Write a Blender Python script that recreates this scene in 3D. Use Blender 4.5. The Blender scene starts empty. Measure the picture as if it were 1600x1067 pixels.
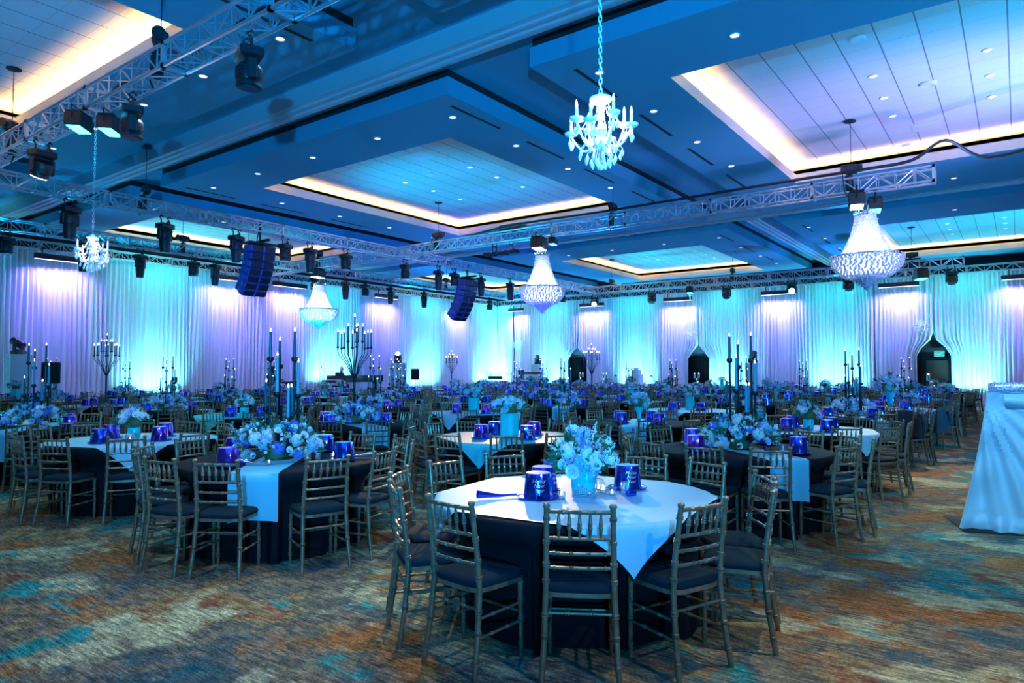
import bpy, math, random
from mathutils import Vector, Matrix
R = random.Random(7)
PI = math.pi
sc = bpy.context.scene
COL = sc.collection

# ------------------------------------------------------------------ camera, world, exposure
AZ, PITCH = math.radians(36.6), math.atan((579 - 533.5) / 1067.0)
cam = bpy.data.cameras.new('camera')
cam.lens = 36.0 * 1067 / 1600
cam.sensor_width = 36
cam.clip_end = 200
camo = bpy.data.objects.new('camera', cam)
COL.objects.link(camo)
camo.location = (0, 0, 1.6)
fw = Vector((math.cos(AZ) * math.cos(PITCH), math.sin(AZ) * math.cos(PITCH), math.sin(PITCH)))
camo.rotation_euler = fw.to_track_quat('-Z', 'Y').to_euler()
sc.camera = camo
sc.view_settings.view_transform = 'Standard'
sc.view_settings.look = 'None'
sc.view_settings.gamma = 1
sc.view_settings.use_curve_mapping = False
sc.view_settings.exposure = 0.28
w = bpy.data.worlds.new('world'); sc.world = w; w.use_nodes = True
bg = w.node_tree.nodes['Background']
bg.inputs[0].default_value = (0.02, 0.25, 0.6, 1)
bg.inputs[1].default_value = 0.06

XW, YW = 37.2, 28.9          # drape planes: doorway side and stage side
TR_Z = 5.6                   # truss underside


def light(kind, name, loc, energy, color, tgt=None, **k):
    l = bpy.data.lights.new(name, kind)
    l.energy = energy; l.color = color
    for a, b in k.items():
        setattr(l, a, b)
    o = bpy.data.objects.new(name, l); COL.objects.link(o); o.location = loc
    if tgt is not None:
        o.rotation_euler = (Vector(tgt) - Vector(loc)).to_track_quat('-Z', 'Y').to_euler()
    return o


BLUE, CYAN, TEAL, PURP, ICE, WARM = (.02, .27, 1), (.02, .75, 1), (.0, .9, .85), (.25, .17, 1), (.60, .97, 1), (1, .55, .16)
# floor-standing moving heads throwing blue up on the ceiling
for p, t, e, c, *sz in (((-3, -2.5, 1.9), (5, 4.5, 9.2), 17000, (.0, .34, .86), 104), ((7.6, 25.3, 2.5), (10, 14, 7), 1500, (.0, .4, .8)),
                   ((1.5, 13, 1.2), (10, 12, 7), 500, (.0, .35, .9)),
                   ((14, -4.5, 2.3), (17, 6, 7), 2600, (.0, .38, .9)), ((27.5, 26.2, 2.6), (25, 18, 7), 2600, (.01, .28, .95)),
                   ((36, 23, 2.6), (30, 14, 7), 2400, (.0, .4, .95)), ((34, 6.0, 2.6), (27, 6, 7), 2400, (.02, .3, 1)),
                   ((20, 12, 1.3), (18, 13, 7), 900, (.02, .28, 1))):
    light('SPOT', 'uplight_beam', p, e * .62, c, t, spot_size=math.radians(sz[0] if sz else 128), spot_blend=.8, shadow_soft_size=.1)
# gobo washes crossing the tray ceilings
for p, t, e, c, s in (((22, -3.5, 1.5), (15.5, -1.0, 7.3), 600, (.0, .75, .8), 40), ((14.5, -4.5, 1.5), (17.0, 2.0, 7.3), 1500, (.5, .36, 1), 56), ((12, 16, 1.5), (15.5, 13.5, 7.3), 650, (.0, .5, .9), 60),
                      ((30, 16, 1.5), (32, 14, 7.3), 600, (.0, .7, .8), 60), ((30, -3, 1.5), (32, 1, 7.3), 800, (.0, .7, .9), 70), ((16, 20, 1.5), (15.5, 25.5, 7.3), 700, (.0, .9, .85), 60),
                      ((30, 20, 1.5), (31.5, 25.5, 7.3), 600, (.0, .8, .85), 60)):
    light('SPOT', 'gobo_beam', p, e * 2.6, c, t, spot_size=math.radians(s), spot_blend=.9, shadow_soft_size=.7)
# truss heads washing tables and carpet, then two added front fills off the trusses
for p, t, e, c, s in (((4.7, 5.2, 5.4), (4.4, 2.6, 0), 300, (.5, .97, .95), 75), ((4.7, 10.1, 5.4), (3.7, 8.4, 0), 330, ICE, 62),
                      ((4.7, 7.1, 5.4), (3.9, 5.6, 0), 480, (.25, .6, 1), 60),
                      ((8.6, 17.6, 5.3), (8, 12, 0), 800, (.1, .75, 1), 80), ((12.3, 17.6, 5.3), (8.5, 5.6, 0), 1700, CYAN, 50),
                      ((17.3, 17.6, 5.3), (14, 11, 0), 1700, (.1, .6, 1), 80), ((21.6, 17.6, 5.3), (21, 12, 0), 1900, (.15, .5, 1), 90),
                      ((16.4, 3.2, 5.3), (11.5, 2.6, 0), 900, ICE, 75), ((16.4, 8.6, 5.3), (11, 6, 0), 1100, (.15, .7, 1), 75),
                      ((13, 23, 5.3), (11, 20, 0), 1300, CYAN, 90), ((21, 23, 5.3), (22, 20, 0), 1300, (.2, .5, 1), 90),
                      ((31, 10.7, 5.3), (25, 8, 0), 2100, (.25, .6, 1), 95), ((31, 3, 5.3), (25, 3, 0), 1600, (.25, .7, 1), 90),
                      ((31, 17.7, 5.3), (26, 15, 0), 1600, (.2, .6, 1), 95),
                      ((4.7, .5, 5.4), (3.6, -.3, 0), 800, (1, .86, .5), 52), ((4.7, 3.6, 5.4), (1.3, 3.6, 0), 560, (1, .88, .62), 58),
                      ((4.7, .5, 5.4), (8.6, .0, .5), 1300, (.35, .8, 1), 46), ((16.4, 1.6, 5.3), (11.5, .3, 0), 1600, (1, .72, .4), 40),
                      ((16.4, 12, 5.3), (4.6, 3.7, .7), 7000, (1, .62, .32), 13), ((2, -3.0, 5.4), (5, 1.5, .5), 620, (.66, .80, .84), 80), ((.5, 4.5, 5.4), (4.2, 6.4, .4), 420, (.6, .85, .9), 80)):
    light('SPOT', 'truss_and_fill_beam', p, e * .6, c, t, spot_size=math.radians(s), spot_blend=.7, shadow_soft_size=.1)

# ------------------------------------------------------------------ helpers
MATS = {}


def mat(name, col, rough=.5, metal=0., emit=None, es=1., spec=None, trans=0., alpha=None, sheen=0.):
    if name in MATS:
        return MATS[name]
    m = bpy.data.materials.new(name); m.use_nodes = True
    b = m.node_tree.nodes['Principled BSDF']
    b.inputs['Base Color'].default_value = (*col, 1)
    b.inputs['Roughness'].default_value = rough
    b.inputs['Metallic'].default_value = metal
    if emit:
        b.inputs['Emission Color'].default_value = (*emit, 1); b.inputs['Emission Strength'].default_value = es
    if spec is not None:
        b.inputs['Specular IOR Level'].default_value = spec
    if trans:
        b.inputs['Transmission Weight'].default_value = trans
    if sheen:
        b.inputs['Sheen Weight'].default_value = sheen
    MATS[name] = m
    return m


def noise_var(m, scale, c1, c2, lo=.35, hi=.65, coord='Object', stretch=(1, 1, 1), bump=0.):
    nt = m.node_tree; N = nt.nodes.new; L = nt.links.new
    b = nt.nodes['Principled BSDF']
    tc = N('ShaderNodeTexCoord'); mp = N('ShaderNodeMapping'); mp.inputs['Scale'].default_value = stretch
    L(tc.outputs[coord], mp.inputs[0])
    n = N('ShaderNodeTexNoise'); n.inputs['Scale'].default_value = scale; n.inputs['Detail'].default_value = 4
    L(mp.outputs[0], n.inputs['Vector'])
    r = N('ShaderNodeValToRGB'); L(n.outputs[0], r.inputs[0])
    r.color_ramp.elements[0].position = lo; r.color_ramp.elements[0].color = (*c1, 1)
    r.color_ramp.elements[1].position = hi; r.color_ramp.elements[1].color = (*c2, 1)
    L(r.outputs[0], b.inputs['Base Color'])
    if bump:
        bp = N('ShaderNodeBump'); bp.inputs['Strength'].default_value = bump; bp.inputs['Distance'].default_value = .01
        L(n.outputs[0], bp.inputs['Height']); L(bp.outputs[0], b.inputs['Normal'])
    return m


class MB:
    def __init__(s):
        s.v = []; s.f = []; s.m = []; s.k = 0; s.T = None

    def add(s, vs, fs):
        o = len(s.v)
        if s.T is not None:
            vs = [tuple(s.T @ Vector(p)) for p in vs]
        s.v += [tuple(p) for p in vs]
        s.f += [tuple(i + o for i in f) for f in fs]
        s.m += [s.k] * len(fs)
        return s

    def box(s, c, d, rz=0, M=None):
        x, y, z = d[0] / 2, d[1] / 2, d[2] / 2
        vs = [Vector((a * x, b * y, e * z)) for a in (-1, 1) for b in (-1, 1) for e in (-1, 1)]
        if M is None:
            M = Matrix.Rotation(rz, 4, 'Z')
        vs = [(M @ p) + Vector(c) for p in vs]
        return s.add(vs, [(0, 1, 3, 2), (4, 6, 7, 5), (0, 4, 5, 1), (2, 3, 7, 6), (0, 2, 6, 4), (1, 5, 7, 3)])

    def bbox(s, c, d, b=.01, rz=0, M=None):
        """box with chamfered edges"""
        x, y, z = [q / 2 for q in d]; b = min(b, x * .9, y * .9, z * .9)
        if M is None:
            M = Matrix.Rotation(rz, 4, 'Z')
        vs = []
        for zz, in_ in ((-z, b), (-z + b, 0), (z - b, 0), (z, b)):
            X, Y = x - in_, y - in_
            for px, py in ((X, Y - b), (X - b, Y), (-X + b, Y), (-X, Y - b), (-X, -Y + b), (-X + b, -Y), (X - b, -Y), (X, -Y + b)):
                vs.append((M @ Vector((px, py, zz))) + Vector(c))
        fs = [tuple(range(7, -1, -1)), tuple(range(24, 32))]
        for r in range(3):
            for i in range(8):
                j = (i + 1) % 8
                fs.append((r * 8 + i, r * 8 + j, r * 8 + 8 + j, r * 8 + 8 + i))
        return s.add(vs, fs)

    def tube(s, pts, rad, n=8, caps=True):
        pts = [Vector(p) for p in pts]
        if not hasattr(rad, '__len__'):
            rad = [rad] * len(pts)
        d0 = (pts[1] - pts[0]).normalized()
        up = Vector((0, 0, 1)) if abs(d0.z) < .9 else Vector((1, 0, 0))
        u = d0.cross(up).normalized()
        vs = []
        for i, p in enumerate(pts):
            if i == 0: d = pts[1] - pts[0]
            elif i == len(pts) - 1: d = pts[-1] - pts[-2]
            else: d = (pts[i + 1] - pts[i]).normalized() + (pts[i] - pts[i - 1]).normalized()
            d = d.normalized() if d.length > 1e-9 else d0
            u = (u - d * u.dot(d))
            u = u.normalized() if u.length > 1e-6 else d.orthogonal().normalized()
            v = d.cross(u)
            for k in range(n):
                a = 2 * PI * k / n
                vs.append(p + (u * math.cos(a) + v * math.sin(a)) * rad[i])
        fs = []
        for i in range(len(pts) - 1):
            for k in range(n):
                j = (k + 1) % n
                fs.append((i * n + k, i * n + j, (i + 1) * n + j, (i + 1) * n + k))
        if caps:
            fs.append(tuple(range(n - 1, -1, -1))); fs.append(tuple(range((len(pts) - 1) * n, len(pts) * n)))
        return s.add(vs, fs)

    def lathe(s, prof, n=16, c=(0, 0, 0), caps=True, fn=None):
        vs = []
        for r, z in prof:
            for k in range(n):
                a = 2 * PI * k / n
                rr = r if fn is None else fn(r, z, a)
                vs.append((c[0] + rr * math.cos(a), c[1] + rr * math.sin(a), c[2] + z))
        fs = []
        for i in range(len(prof) - 1):
            for k in range(n):
                j = (k + 1) % n
                fs.append((i * n + k, i * n + j, (i + 1) * n + j, (i + 1) * n + k))
        if caps:
            fs.append(tuple(range(n - 1, -1, -1))); fs.append(tuple(range((len(prof) - 1) * n, len(prof) * n)))
        return s.add(vs, fs)

    def sphere(s, c, r, n=8, m=6, sc_=(1, 1, 1)):
        pr = [(max(r * math.sin(PI * i / m), r * .02), -r * math.cos(PI * i / m)) for i in range(m + 1)]
        vs = []
        for rr, z in pr:
            for k in range(n):
                a = 2 * PI * k / n
                vs.append((c[0] + rr * math.cos(a) * sc_[0], c[1] + rr * math.sin(a) * sc_[1], c[2] + z * sc_[2]))
        fs = []
        for i in range(m):
            for k in range(n):
                j = (k + 1) % n
                fs.append((i * n + k, i * n + j, (i + 1) * n + j, (i + 1) * n + k))
        return s.add(vs, fs)

    def grid(s, nu, nv, fn, skip=None):
        vs = [fn(i / nu, j / nv) for j in range(nv + 1) for i in range(nu + 1)]
        fs = []
        for j in range(nv):
            for i in range(nu):
                if skip and skip(i / nu, j / nv):
                    continue
                a = j * (nu + 1) + i
                fs.append((a, a + 1, a + nu + 2, a + nu + 1))
        return s.add(vs, fs)

    def prism(s, poly, z0, z1):
        n = len(poly)
        vs = [(x, y, z0) for x, y in poly] + [(x, y, z1) for x, y in poly]
        fs = [tuple(range(n - 1, -1, -1)), tuple(range(n, 2 * n))] + [(i, (i + 1) % n, n + (i + 1) % n, n + i) for i in range(n)]
        return s.add(vs, fs)

    def build(s, name, mats, parent=None, smooth=True, loc=None):
        me = bpy.data.meshes.new(name)
        me.from_pydata(s.v, [], s.f)
        if not isinstance(mats, (list, tuple)):
            mats = [mats]
        for m in mats:
            me.materials.append(m)
        if len(mats) > 1:
            me.polygons.foreach_set('material_index', s.m)
        if smooth:
            me.polygons.foreach_set('use_smooth', [True] * len(me.polygons))
            me.set_sharp_from_angle(angle=math.radians(smooth if smooth is not True else 40))
        me.update()
        o = bpy.data.objects.new(name, me); COL.objects.link(o)
        if parent: o.parent = parent
        if loc: o.location = loc
        return o


def tag(o, label, cat, group=None, kind=None):
    o['label'] = label; o['category'] = cat
    if group: o['group'] = group
    if kind: o['kind'] = kind
    return o


def empty(name, loc=(0, 0, 0), rz=0, label=None, cat=None, group=None):
    o = bpy.data.objects.new(name, None); COL.objects.link(o)
    o.empty_display_size = .1
    o.location = loc; o.rotation_euler = (0, 0, rz)
    if label: tag(o, label, cat, group)
    return o


def struct(o):
    o['kind'] = 'structure'
    return o


KIDS = {}


def copy_tree(o, parent=None):
    c = o.copy(); COL.objects.link(c)
    if parent is not None: c.parent = parent
    for k in list(o.children):
        copy_tree(k, c)
    return c


def proj(X, Y, Z):
    a, b = math.cos(AZ), math.sin(AZ)
    d = X * a + Y * b; r = X * b - Y * a; u = Z - 1.6
    fz = d * math.cos(PITCH) + u * math.sin(PITCH); up = -d * math.sin(PITCH) + u * math.cos(PITCH)
    return (800 + 1067 * r / fz, 533.5 - 1067 * up / fz, d)


def depth(X, Y):
    return X * math.cos(AZ) + Y * math.sin(AZ)


ORD = ['zeroth', 'first', 'second', 'third', 'fourth', 'fifth', 'sixth', 'seventh', 'eighth', 'ninth', 'tenth', 'eleventh', 'twelfth', 'thirteenth', 'fourteenth', 'fifteenth', 'sixteenth', 'seventeenth', 'eighteenth', 'nineteenth', 'twentieth', 'twenty-first', 'twenty-second']

# ------------------------------------------------------------------ materials
# carpet: its own pattern and the gobo light patches, both in the colour
carpet = mat('carpet_pattern_and_light', (.1, .1, .1), .95, spec=.1)
nt = carpet.node_tree; N = nt.nodes.new; L = nt.links.new; B_ = nt.nodes['Principled BSDF']
tc = N('ShaderNodeTexCoord')


def nz(scale, st=(1, 1, 1), rot=0, detail=3, rough=.5, dist=0., off=(0, 0, 0)):
    mp = N('ShaderNodeMapping'); mp.inputs['Scale'].default_value = st; mp.inputs['Rotation'].default_value = (0, 0, rot)
    mp.inputs['Location'].default_value = off
    L(tc.outputs['Object'], mp.inputs[0])
    n = N('ShaderNodeTexNoise'); n.inputs['Scale'].default_value = scale; n.inputs['Detail'].default_value = detail
    n.inputs['Roughness'].default_value = rough; n.inputs['Distortion'].default_value = dist
    L(mp.outputs[0], n.inputs['Vector'])
    return n


def ramp(src, els):
    r = N('ShaderNodeValToRGB'); L(src, r.inputs[0])
    while len(r.color_ramp.elements) < len(els): r.color_ramp.elements.new(.5)
    for e, (p, c) in zip(r.color_ramp.elements, els):
        e.position = p; e.color = (*c, 1)
    return r


def mix(f, a, b, mode='MIX'):
    m = N('ShaderNodeMix'); m.data_type = 'RGBA'; m.blend_type = mode
    if isinstance(f, float): m.inputs[0].default_value = f
    else: L(f, m.inputs[0])
    for s, i in ((a, 6), (b, 7)):
        if isinstance(s, tuple): m.inputs[i].default_value = (*s, 1)
        else: L(s, m.inputs[i])
    return m.outputs[2]


base = ramp(nz(1.0, (1.3, 1, 1), 0, 6, .66, .2).outputs[0],
            [(.30, (.02, .24, .28)), (.40, (.16, .22, .24)), (.46, (.46, .38, .26)), (.52, (.22, .22, .20)), (.57, (.62, .46, .22)), (.63, (.50, .17, .10)), (.72, (.30, .14, .18))])
warm = ramp(nz(1.1, (1.3, 1, 1), 0, 5, .6, .25, (7, 3, 0)).outputs[0], [(.52, (0, 0, 0)), (.60, (1, 1, 1))])
c1 = mix(warm.outputs[0], base.outputs[0], (.62, .27, .10))
yel = ramp(nz(1.2, (1.3, 1, 1), 0, 5, .6, .25, (2, 11, 0)).outputs[0], [(.53, (0, 0, 0)), (.60, (1, 1, 1))])
c2 = mix(yel.outputs[0], c1, (.85, .82, .50))
tl = ramp(nz(1.0, (1.3, 1, 1), 0, 5, .6, .25, (13, 5, 0)).outputs[0], [(.56, (0, 0, 0)), (.62, (1, 1, 1))])
c3 = mix(tl.outputs[0], c2, (.05, .5, .48))
st = ramp(nz(5, (9, 1, 1), .03, 6, .8).outputs[0], [(.36, (.10, .10, .11)), (.50, (.50, .49, .47)), (.66, (1.15, 1.1, 1.0))])
c4 = mix(1.0, c3, st.outputs[0], 'MULTIPLY')
st2 = ramp(nz(45, (2.2, 1, 1), .02, 4, .8).outputs[0], [(.38, (.35, .38, .42)), (.62, (1.2, 1.2, 1.2))])
c5 = mix(1.0, c4, st2.outputs[0], 'MULTIPLY')
L(c5, B_.inputs['Base Color'])

# acoustic tiles
tile = mat('ceiling_tile', (.8, .8, .8), .9)
nt = tile.node_tree; N = nt.nodes.new; L = nt.links.new; B_ = nt.nodes['Principled BSDF']
tc = N('ShaderNodeTexCoord')
sx = N('ShaderNodeSeparateXYZ'); L(tc.outputs['Object'], sx.inputs[0])


def line(sock, period, width):
    a = N('ShaderNodeMath'); a.operation = 'DIVIDE'; L(sock, a.inputs[0]); a.inputs[1].default_value = period
    f = N('ShaderNodeMath'); f.operation = 'FRACT'; L(a.outputs[0], f.inputs[0])
    l = N('ShaderNodeMath'); l.operation = 'LESS_THAN'; L(f.outputs[0], l.inputs[0]); l.inputs[1].default_value = width / period
    return l.outputs[0]


ly = line(sx.outputs[1], .6, .022); lx = line(sx.outputs[0], .6, .010)
m1 = mix(lx, (.72, .74, .76), (.5, .52, .56)); m2 = mix(ly, m1, (.22, .25, .3))
L(m2, B_.inputs['Base Color'])

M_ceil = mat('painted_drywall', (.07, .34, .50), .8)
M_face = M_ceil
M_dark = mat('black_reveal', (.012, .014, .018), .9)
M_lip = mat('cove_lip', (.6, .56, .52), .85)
M_wall = mat('dark_wall', (.05, .055, .07), .9)
M_al = mat('aluminium_truss', (.62, .65, .72), .35, .8)
M_blk = mat('black_plastic', (.012, .013, .018), .42)
M_blk2 = mat('black_metal', (.02, .02, .026), .35, .6)
M_lens = mat('lens_glass', (.1, .13, .2), .1, .3)
M_lit = mat('lit_lens', (1, 1, 1), .3, emit=(1, .96, .92), es=6)
M_litc = mat('lit_cyan_panel', (.3, .9, 1), .3, emit=(.08, .95, 1), es=5)
M_litp = mat('lit_purple_bar', (.6, .4, 1), .3, emit=(.62, .5, 1), es=3)
M_dl = mat('downlight_trim', (.75, .78, .82), .4)
M_dlg = mat('downlight_lamp', (1, .9, .8), .4, emit=(1, .93, .85), es=1.6)
M_slot = mat('air_slot', (.006, .007, .01), .8)
M_frame = mat('chair_bronze', (.24, .185, .125), .34, .55)
noise_var(M_frame, 18, (.20, .155, .10), (.31, .24, .165), .35, .65)
M_cush = mat('black_cushion', (.003, .018, .028), .9, spec=.2)
M_bcloth = mat('black_tablecloth', (.005, .007, .012), .85, spec=.2)
M_sat = mat('pale_satin', (.30, .60, .76), .5, spec=.3)
M_turq = mat('turquoise_satin', (.03, .42, .52), .55, spec=.25)
M_drape = mat('white_sheer', (.78, .78, .84), .9, spec=.1)
M_hat = mat('blue_foil', (.06, .12, .8), .14, .9)
M_hatp = mat('violet_foil', (.22, .1, .8), .14, .9)
M_silv = mat('silver', (.75, .78, .85), .2, .9)
M_ink = mat('hat_lettering', (.6, .9, 1), .2, .9, emit=(.5, .85, 1), es=.15)
M_vase = mat('turquoise_vase', (.02, .62, .68), .18)
M_glass = mat('clear_glass', (.9, .97, 1), .05, 0, trans=.9)
M_white = mat('white_petal', (.86, .87, .88), .6)
M_pale = mat('pale_blue_petal', (.42, .6, .85), .6)
M_blue = mat('blue_petal', (.12, .22, .75), .6)
M_teal = mat('teal_petal', (.2, .62, .72), .6)
M_pink = mat('blush_petal', (.85, .62, .6), .6)
M_leaf = mat('green_leaf', (.03, .13, .05), .55)
M_candle = mat('black_taper', (.02, .04, .07), .35)
M_cand2 = mat('blue_taper', (.04, .3, .42), .4)
M_flame = mat('candle_flame', (1, .8, .6), .4, emit=(1, .72, .5), es=9)
M_cryst = mat('crystal', (.93, .95, .98), .12, 0, spec=1.0, emit=(.8, .9, 1), es=.0)
M_chrome = mat('chrome', (.8, .82, .86), .15, .95)
M_skin = mat('skin', (.55, .36, .28), .6)
M_suit = mat('dark_clothes', (.03, .04, .05), .8)
M_hair = mat('grey_hair', (.5, .5, .5), .8)
M_piano = mat('piano_lacquer', (.01, .012, .02), .12)
M_door = mat('dark_door', (.05, .035, .03), .5)
M_bluecover = mat('ice_blue_drapery', (.28, .62, .85), .5, spec=.5, sheen=.25)
M_seq = mat('pink_sequins', (.6, .5, .75), .3, .5)
noise_var(M_seq, 60, (.35, .3, .55), (.95, .85, 1), .42, .58, bump=.6)
M_crease = M_sat

# crystal strands: half clear, white sparkle
nt = M_cryst.node_tree; N = nt.nodes.new; L = nt.links.new; B_ = nt.nodes['Principled BSDF']
tc = N('ShaderNodeTexCoord'); vo = N('ShaderNodeTexVoronoi'); vo.inputs['Scale'].default_value = 55
L(tc.outputs['Object'], vo.inputs['Vector'])
r = N('ShaderNodeValToRGB'); L(vo.outputs['Distance'], r.inputs[0])
r.color_ramp.elements[0].position = .2; r.color_ramp.elements[0].color = (1, 1, 1, 1)
r.color_ramp.elements[1].position = .8; r.color_ramp.elements[1].color = (.35, .42, .6, 1)
L(r.outputs[0], B_.inputs['Base Color'])
tr_ = N('ShaderNodeBsdfTranslucent'); L(r.outputs[0], tr_.inputs[0]); mx = N('ShaderNodeMixShader'); mx.inputs[0].default_value = .55
L(B_.outputs[0], mx.inputs[1]); L(tr_.outputs[0], mx.inputs[2]); L(mx.outputs[0], nt.nodes['Material Output'].inputs['Surface'])

# ------------------------------------------------------------------ setting
struct(MB().add([(-9, -9, 0), (38.2, -9, 0), (38.2, 30, 0), (-9, 30, 0), (-9, -9, -.1), (38.2, -9, -.1), (38.2, 30, -.1), (-9, 30, -.1)],
                [(0, 1, 2, 3), (7, 6, 5, 4), (0, 4, 5, 1), (1, 5, 6, 2), (2, 6, 7, 3), (3, 7, 4, 0)]).build('floor', carpet, smooth=False))
struct(MB().box((14.5, 29.9, 3.7), (47.4, .2, 7.5)).build('wall_left', M_wall, smooth=False))
wb = MB()
struct(MB().box((38.3, 10.4, 3.7), (.2, 39.2, 7.5)).build('wall_back', M_wall, smooth=False))
SLAB = 7.30
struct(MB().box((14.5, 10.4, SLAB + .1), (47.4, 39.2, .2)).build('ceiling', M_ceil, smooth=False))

S0, S1 = 6.8, 7.14


def cloud(x0, x1, y0, y1, tray):
    """dropped ceiling cloud; soffit at S0, optional tray opening (tx0,tx1,ty0,ty1)"""
    b = MB(); k = .5
    if tray is None:
        b.box(((x0 + x1) / 2, (y0 + y1) / 2, (S0 + S1) / 2), (x1 - x0, y1 - y0, S1 - S0))
        struct(b.build('ceiling_cloud', [M_ceil, M_lip], smooth=False)); return
    a0, a1, b0, b1 = tray

    def rect(q0, q1, r0, r1, z): return [(q0, r0, z), (q1, r0, z), (q1, r1, z), (q0, r1, z)]
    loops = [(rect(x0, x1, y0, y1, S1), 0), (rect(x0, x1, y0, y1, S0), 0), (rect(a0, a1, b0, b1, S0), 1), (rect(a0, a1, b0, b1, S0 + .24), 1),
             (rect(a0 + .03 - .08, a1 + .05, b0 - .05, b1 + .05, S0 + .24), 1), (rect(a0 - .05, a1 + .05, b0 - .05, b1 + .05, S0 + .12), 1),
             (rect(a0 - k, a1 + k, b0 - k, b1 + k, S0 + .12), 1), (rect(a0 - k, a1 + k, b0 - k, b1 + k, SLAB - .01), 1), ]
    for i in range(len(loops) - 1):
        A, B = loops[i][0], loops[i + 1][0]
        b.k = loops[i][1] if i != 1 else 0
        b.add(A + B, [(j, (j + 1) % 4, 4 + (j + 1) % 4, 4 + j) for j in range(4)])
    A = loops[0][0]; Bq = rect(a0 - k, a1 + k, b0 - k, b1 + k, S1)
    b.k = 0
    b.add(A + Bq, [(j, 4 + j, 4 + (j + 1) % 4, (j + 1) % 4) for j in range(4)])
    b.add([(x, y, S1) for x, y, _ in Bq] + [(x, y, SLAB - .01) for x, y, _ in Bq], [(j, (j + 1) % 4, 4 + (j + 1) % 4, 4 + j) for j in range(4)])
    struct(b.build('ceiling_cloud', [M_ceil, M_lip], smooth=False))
    rv = MB(); g = .04
    for q in (((x0 + x1) / 2, y0 + g, x1 - x0 - 2 * g, .02), ((x0 + x1) / 2, y1 - g, x1 - x0 - 2 * g, .02), (x0 + g, (y0 + y1) / 2, .02, y1 - y0 - 2 * g), (x1 - g, (y0 + y1) / 2, .02, y1 - y0 - 2 * g)):
        rv.box((q[0], q[1], (S1 + SLAB) / 2), (q[2], q[3], SLAB - S1))
    struct(rv.build('ceiling_reveal', M_dark, smooth=False))
    t = MB().box(((a0 + a1) / 2, (b0 + b1) / 2, SLAB - .012), (a1 - a0 + 2 * k - .01, b1 - b0 + 2 * k - .01, .02))
    struct(t.build('ceiling_tiles', tile, smooth=False))
    # warm cove strips lying on the ledge, shining up and in
    LX, LY = a1 - a0 + .4, b1 - b0 + .4
    cx, cy = (a0 + a1) / 2, (b0 + b1) / 2
    z = S0 + .17
    for (px, py, tx, ty, ln) in ((cx, b1 + .2, cx, b1 - .3, LX), (cx, b0 - .2, cx, b0 + .3, LX), (a0 - .2, cy, a0 + .3, cy, LY), (a1 + .2, cy, a1 - .3, cy, LY)):
        l = light('AREA', 'cove_strip', (px, py, z), 15 * ln, (1, .52, .16), None, shape='RECTANGLE', size=ln, size_y=.06)
        d = Vector((tx - px, ty - py, .62)).normalized()
        zax = -d
        xax = Vector((1, 0, 0)) if ln == LX and px == cx else Vector((0, 1, 0))
        yax = zax.cross(xax).normalized(); xax = yax.cross(zax)
        l.rotation_euler = Matrix((xax, yax, zax)).transposed().to_euler()


TRAYS = []
for (x0, x1, tx) in ((-6, 7.2, (-3.2, 5.25)), (9.42, 21.9 + .9, (11.25, 19.75)), (24.6, 37.6, (27.3, 35.9))):
    for (y0, y1, ty) in ((-8, 6.62, (-2.4, 4.85)), (8.5, 19.4, (10.1, 17.2)), (21.2, 29.3, (23.1, 28.2))):
        tr = (*tx, *ty)
        if x0 < 0 and (y0 < 0 or y0 > 20): tr = None
        if x0 > 20: tr = (27.3, 35.9, 10.45 if y0 == 8.5 else ty[0], 17.35 if y0 == 8.5 else ty[1])
        cloud(x0, x1, y0, y1, tr)
# partition tracks running in the bands between the clouds
tk = MB()
for X in (8.55, 24.0):
    tk.box((X, 10.4, 7.13), (.5, 38, .34)); tk.box((X - .1, 10.4, 6.945), (.07, 38, .05)); tk.box((X + .1, 10.4, 6.945), (.07, 38, .05))
struct(tk.build('ceiling_track', mat('track_metal', (.5, .55, .62), .4, .2), smooth=False))
tk = MB(); tk.box((31, 7.5, 7.13), (13.4, .5, .34)); tk.box((31, 7.4, 6.945), (13.4, .07, .05)); tk.box((31, 7.6, 6.945), (13.4, .07, .05))
struct(tk.build('ceiling_track', MATS['track_metal'], smooth=False))

# downlights
dlp = MB(); dlp.lathe([(.085, -.004), (.085, -.02), (.072, -.022), (.06, -.006)], 20)
proto = empty('ceiling_downlight')
rim = dlp.build('trim_ring', M_dl, proto)
lamp = MB().lathe([(.064, -.012), (.064, -.008)], 20).build('lamp', M_dlg, proto)
first = True
DL = []
for (xs, ys) in (((10.35, 12.55, 14.8, 17.08, 19.4, 21.7), (9.2,)), ((10.3,), (11.4, 13.7, 16.0)), ((10.35, 12.6, 14.85, 17.1, 19.4), (18.25,)), ((21.68,), (11.5, 13.7, 16.)),
                 ((10.3, 12.5, 14.8, 17.08, 19.43, 21.7), (5.75,)), ((10.38,), (3.41, 1.2)), ((21.75,), (1.29, 3.5)), ((6.25,), (9.16, 11.43, 13.6, 15.8, 18)),
                 ((26.1, 28.7, 31.4, 34.), (6.0,)), ((26.05,), (3.8, 1.55)), ((26.1, 28.7, 31.4, 34.), (9.3,)), ((26.1,), (11.6, 14, 16.2)), ((10.6, 13), (22.2,))):
    for x in xs:
        for y in ys: DL.append((x, y, S0))
for (xs, ys) in (((14.43, 15.65, 16.95), (12.18, 14.72)), ((14.55, 15.85, 17.1), (.31, 2.12)), ((31, 32.3, 33.5), (12.2, 14.7, .3, 2.1))):
    for x in xs:
        for y in ys: DL.append((x, y, SLAB - .02))
CN = {(-1, 0): 'near cloud'}


def zone(x, y):
    a = 'near' if x < 8.5 else 'middle' if x < 24 else 'far'
    b = 'aisle-side' if y < 7.5 else 'central' if y < 20 else 'stage-side'
    return f'{a} {b} ceiling panel'


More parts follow.
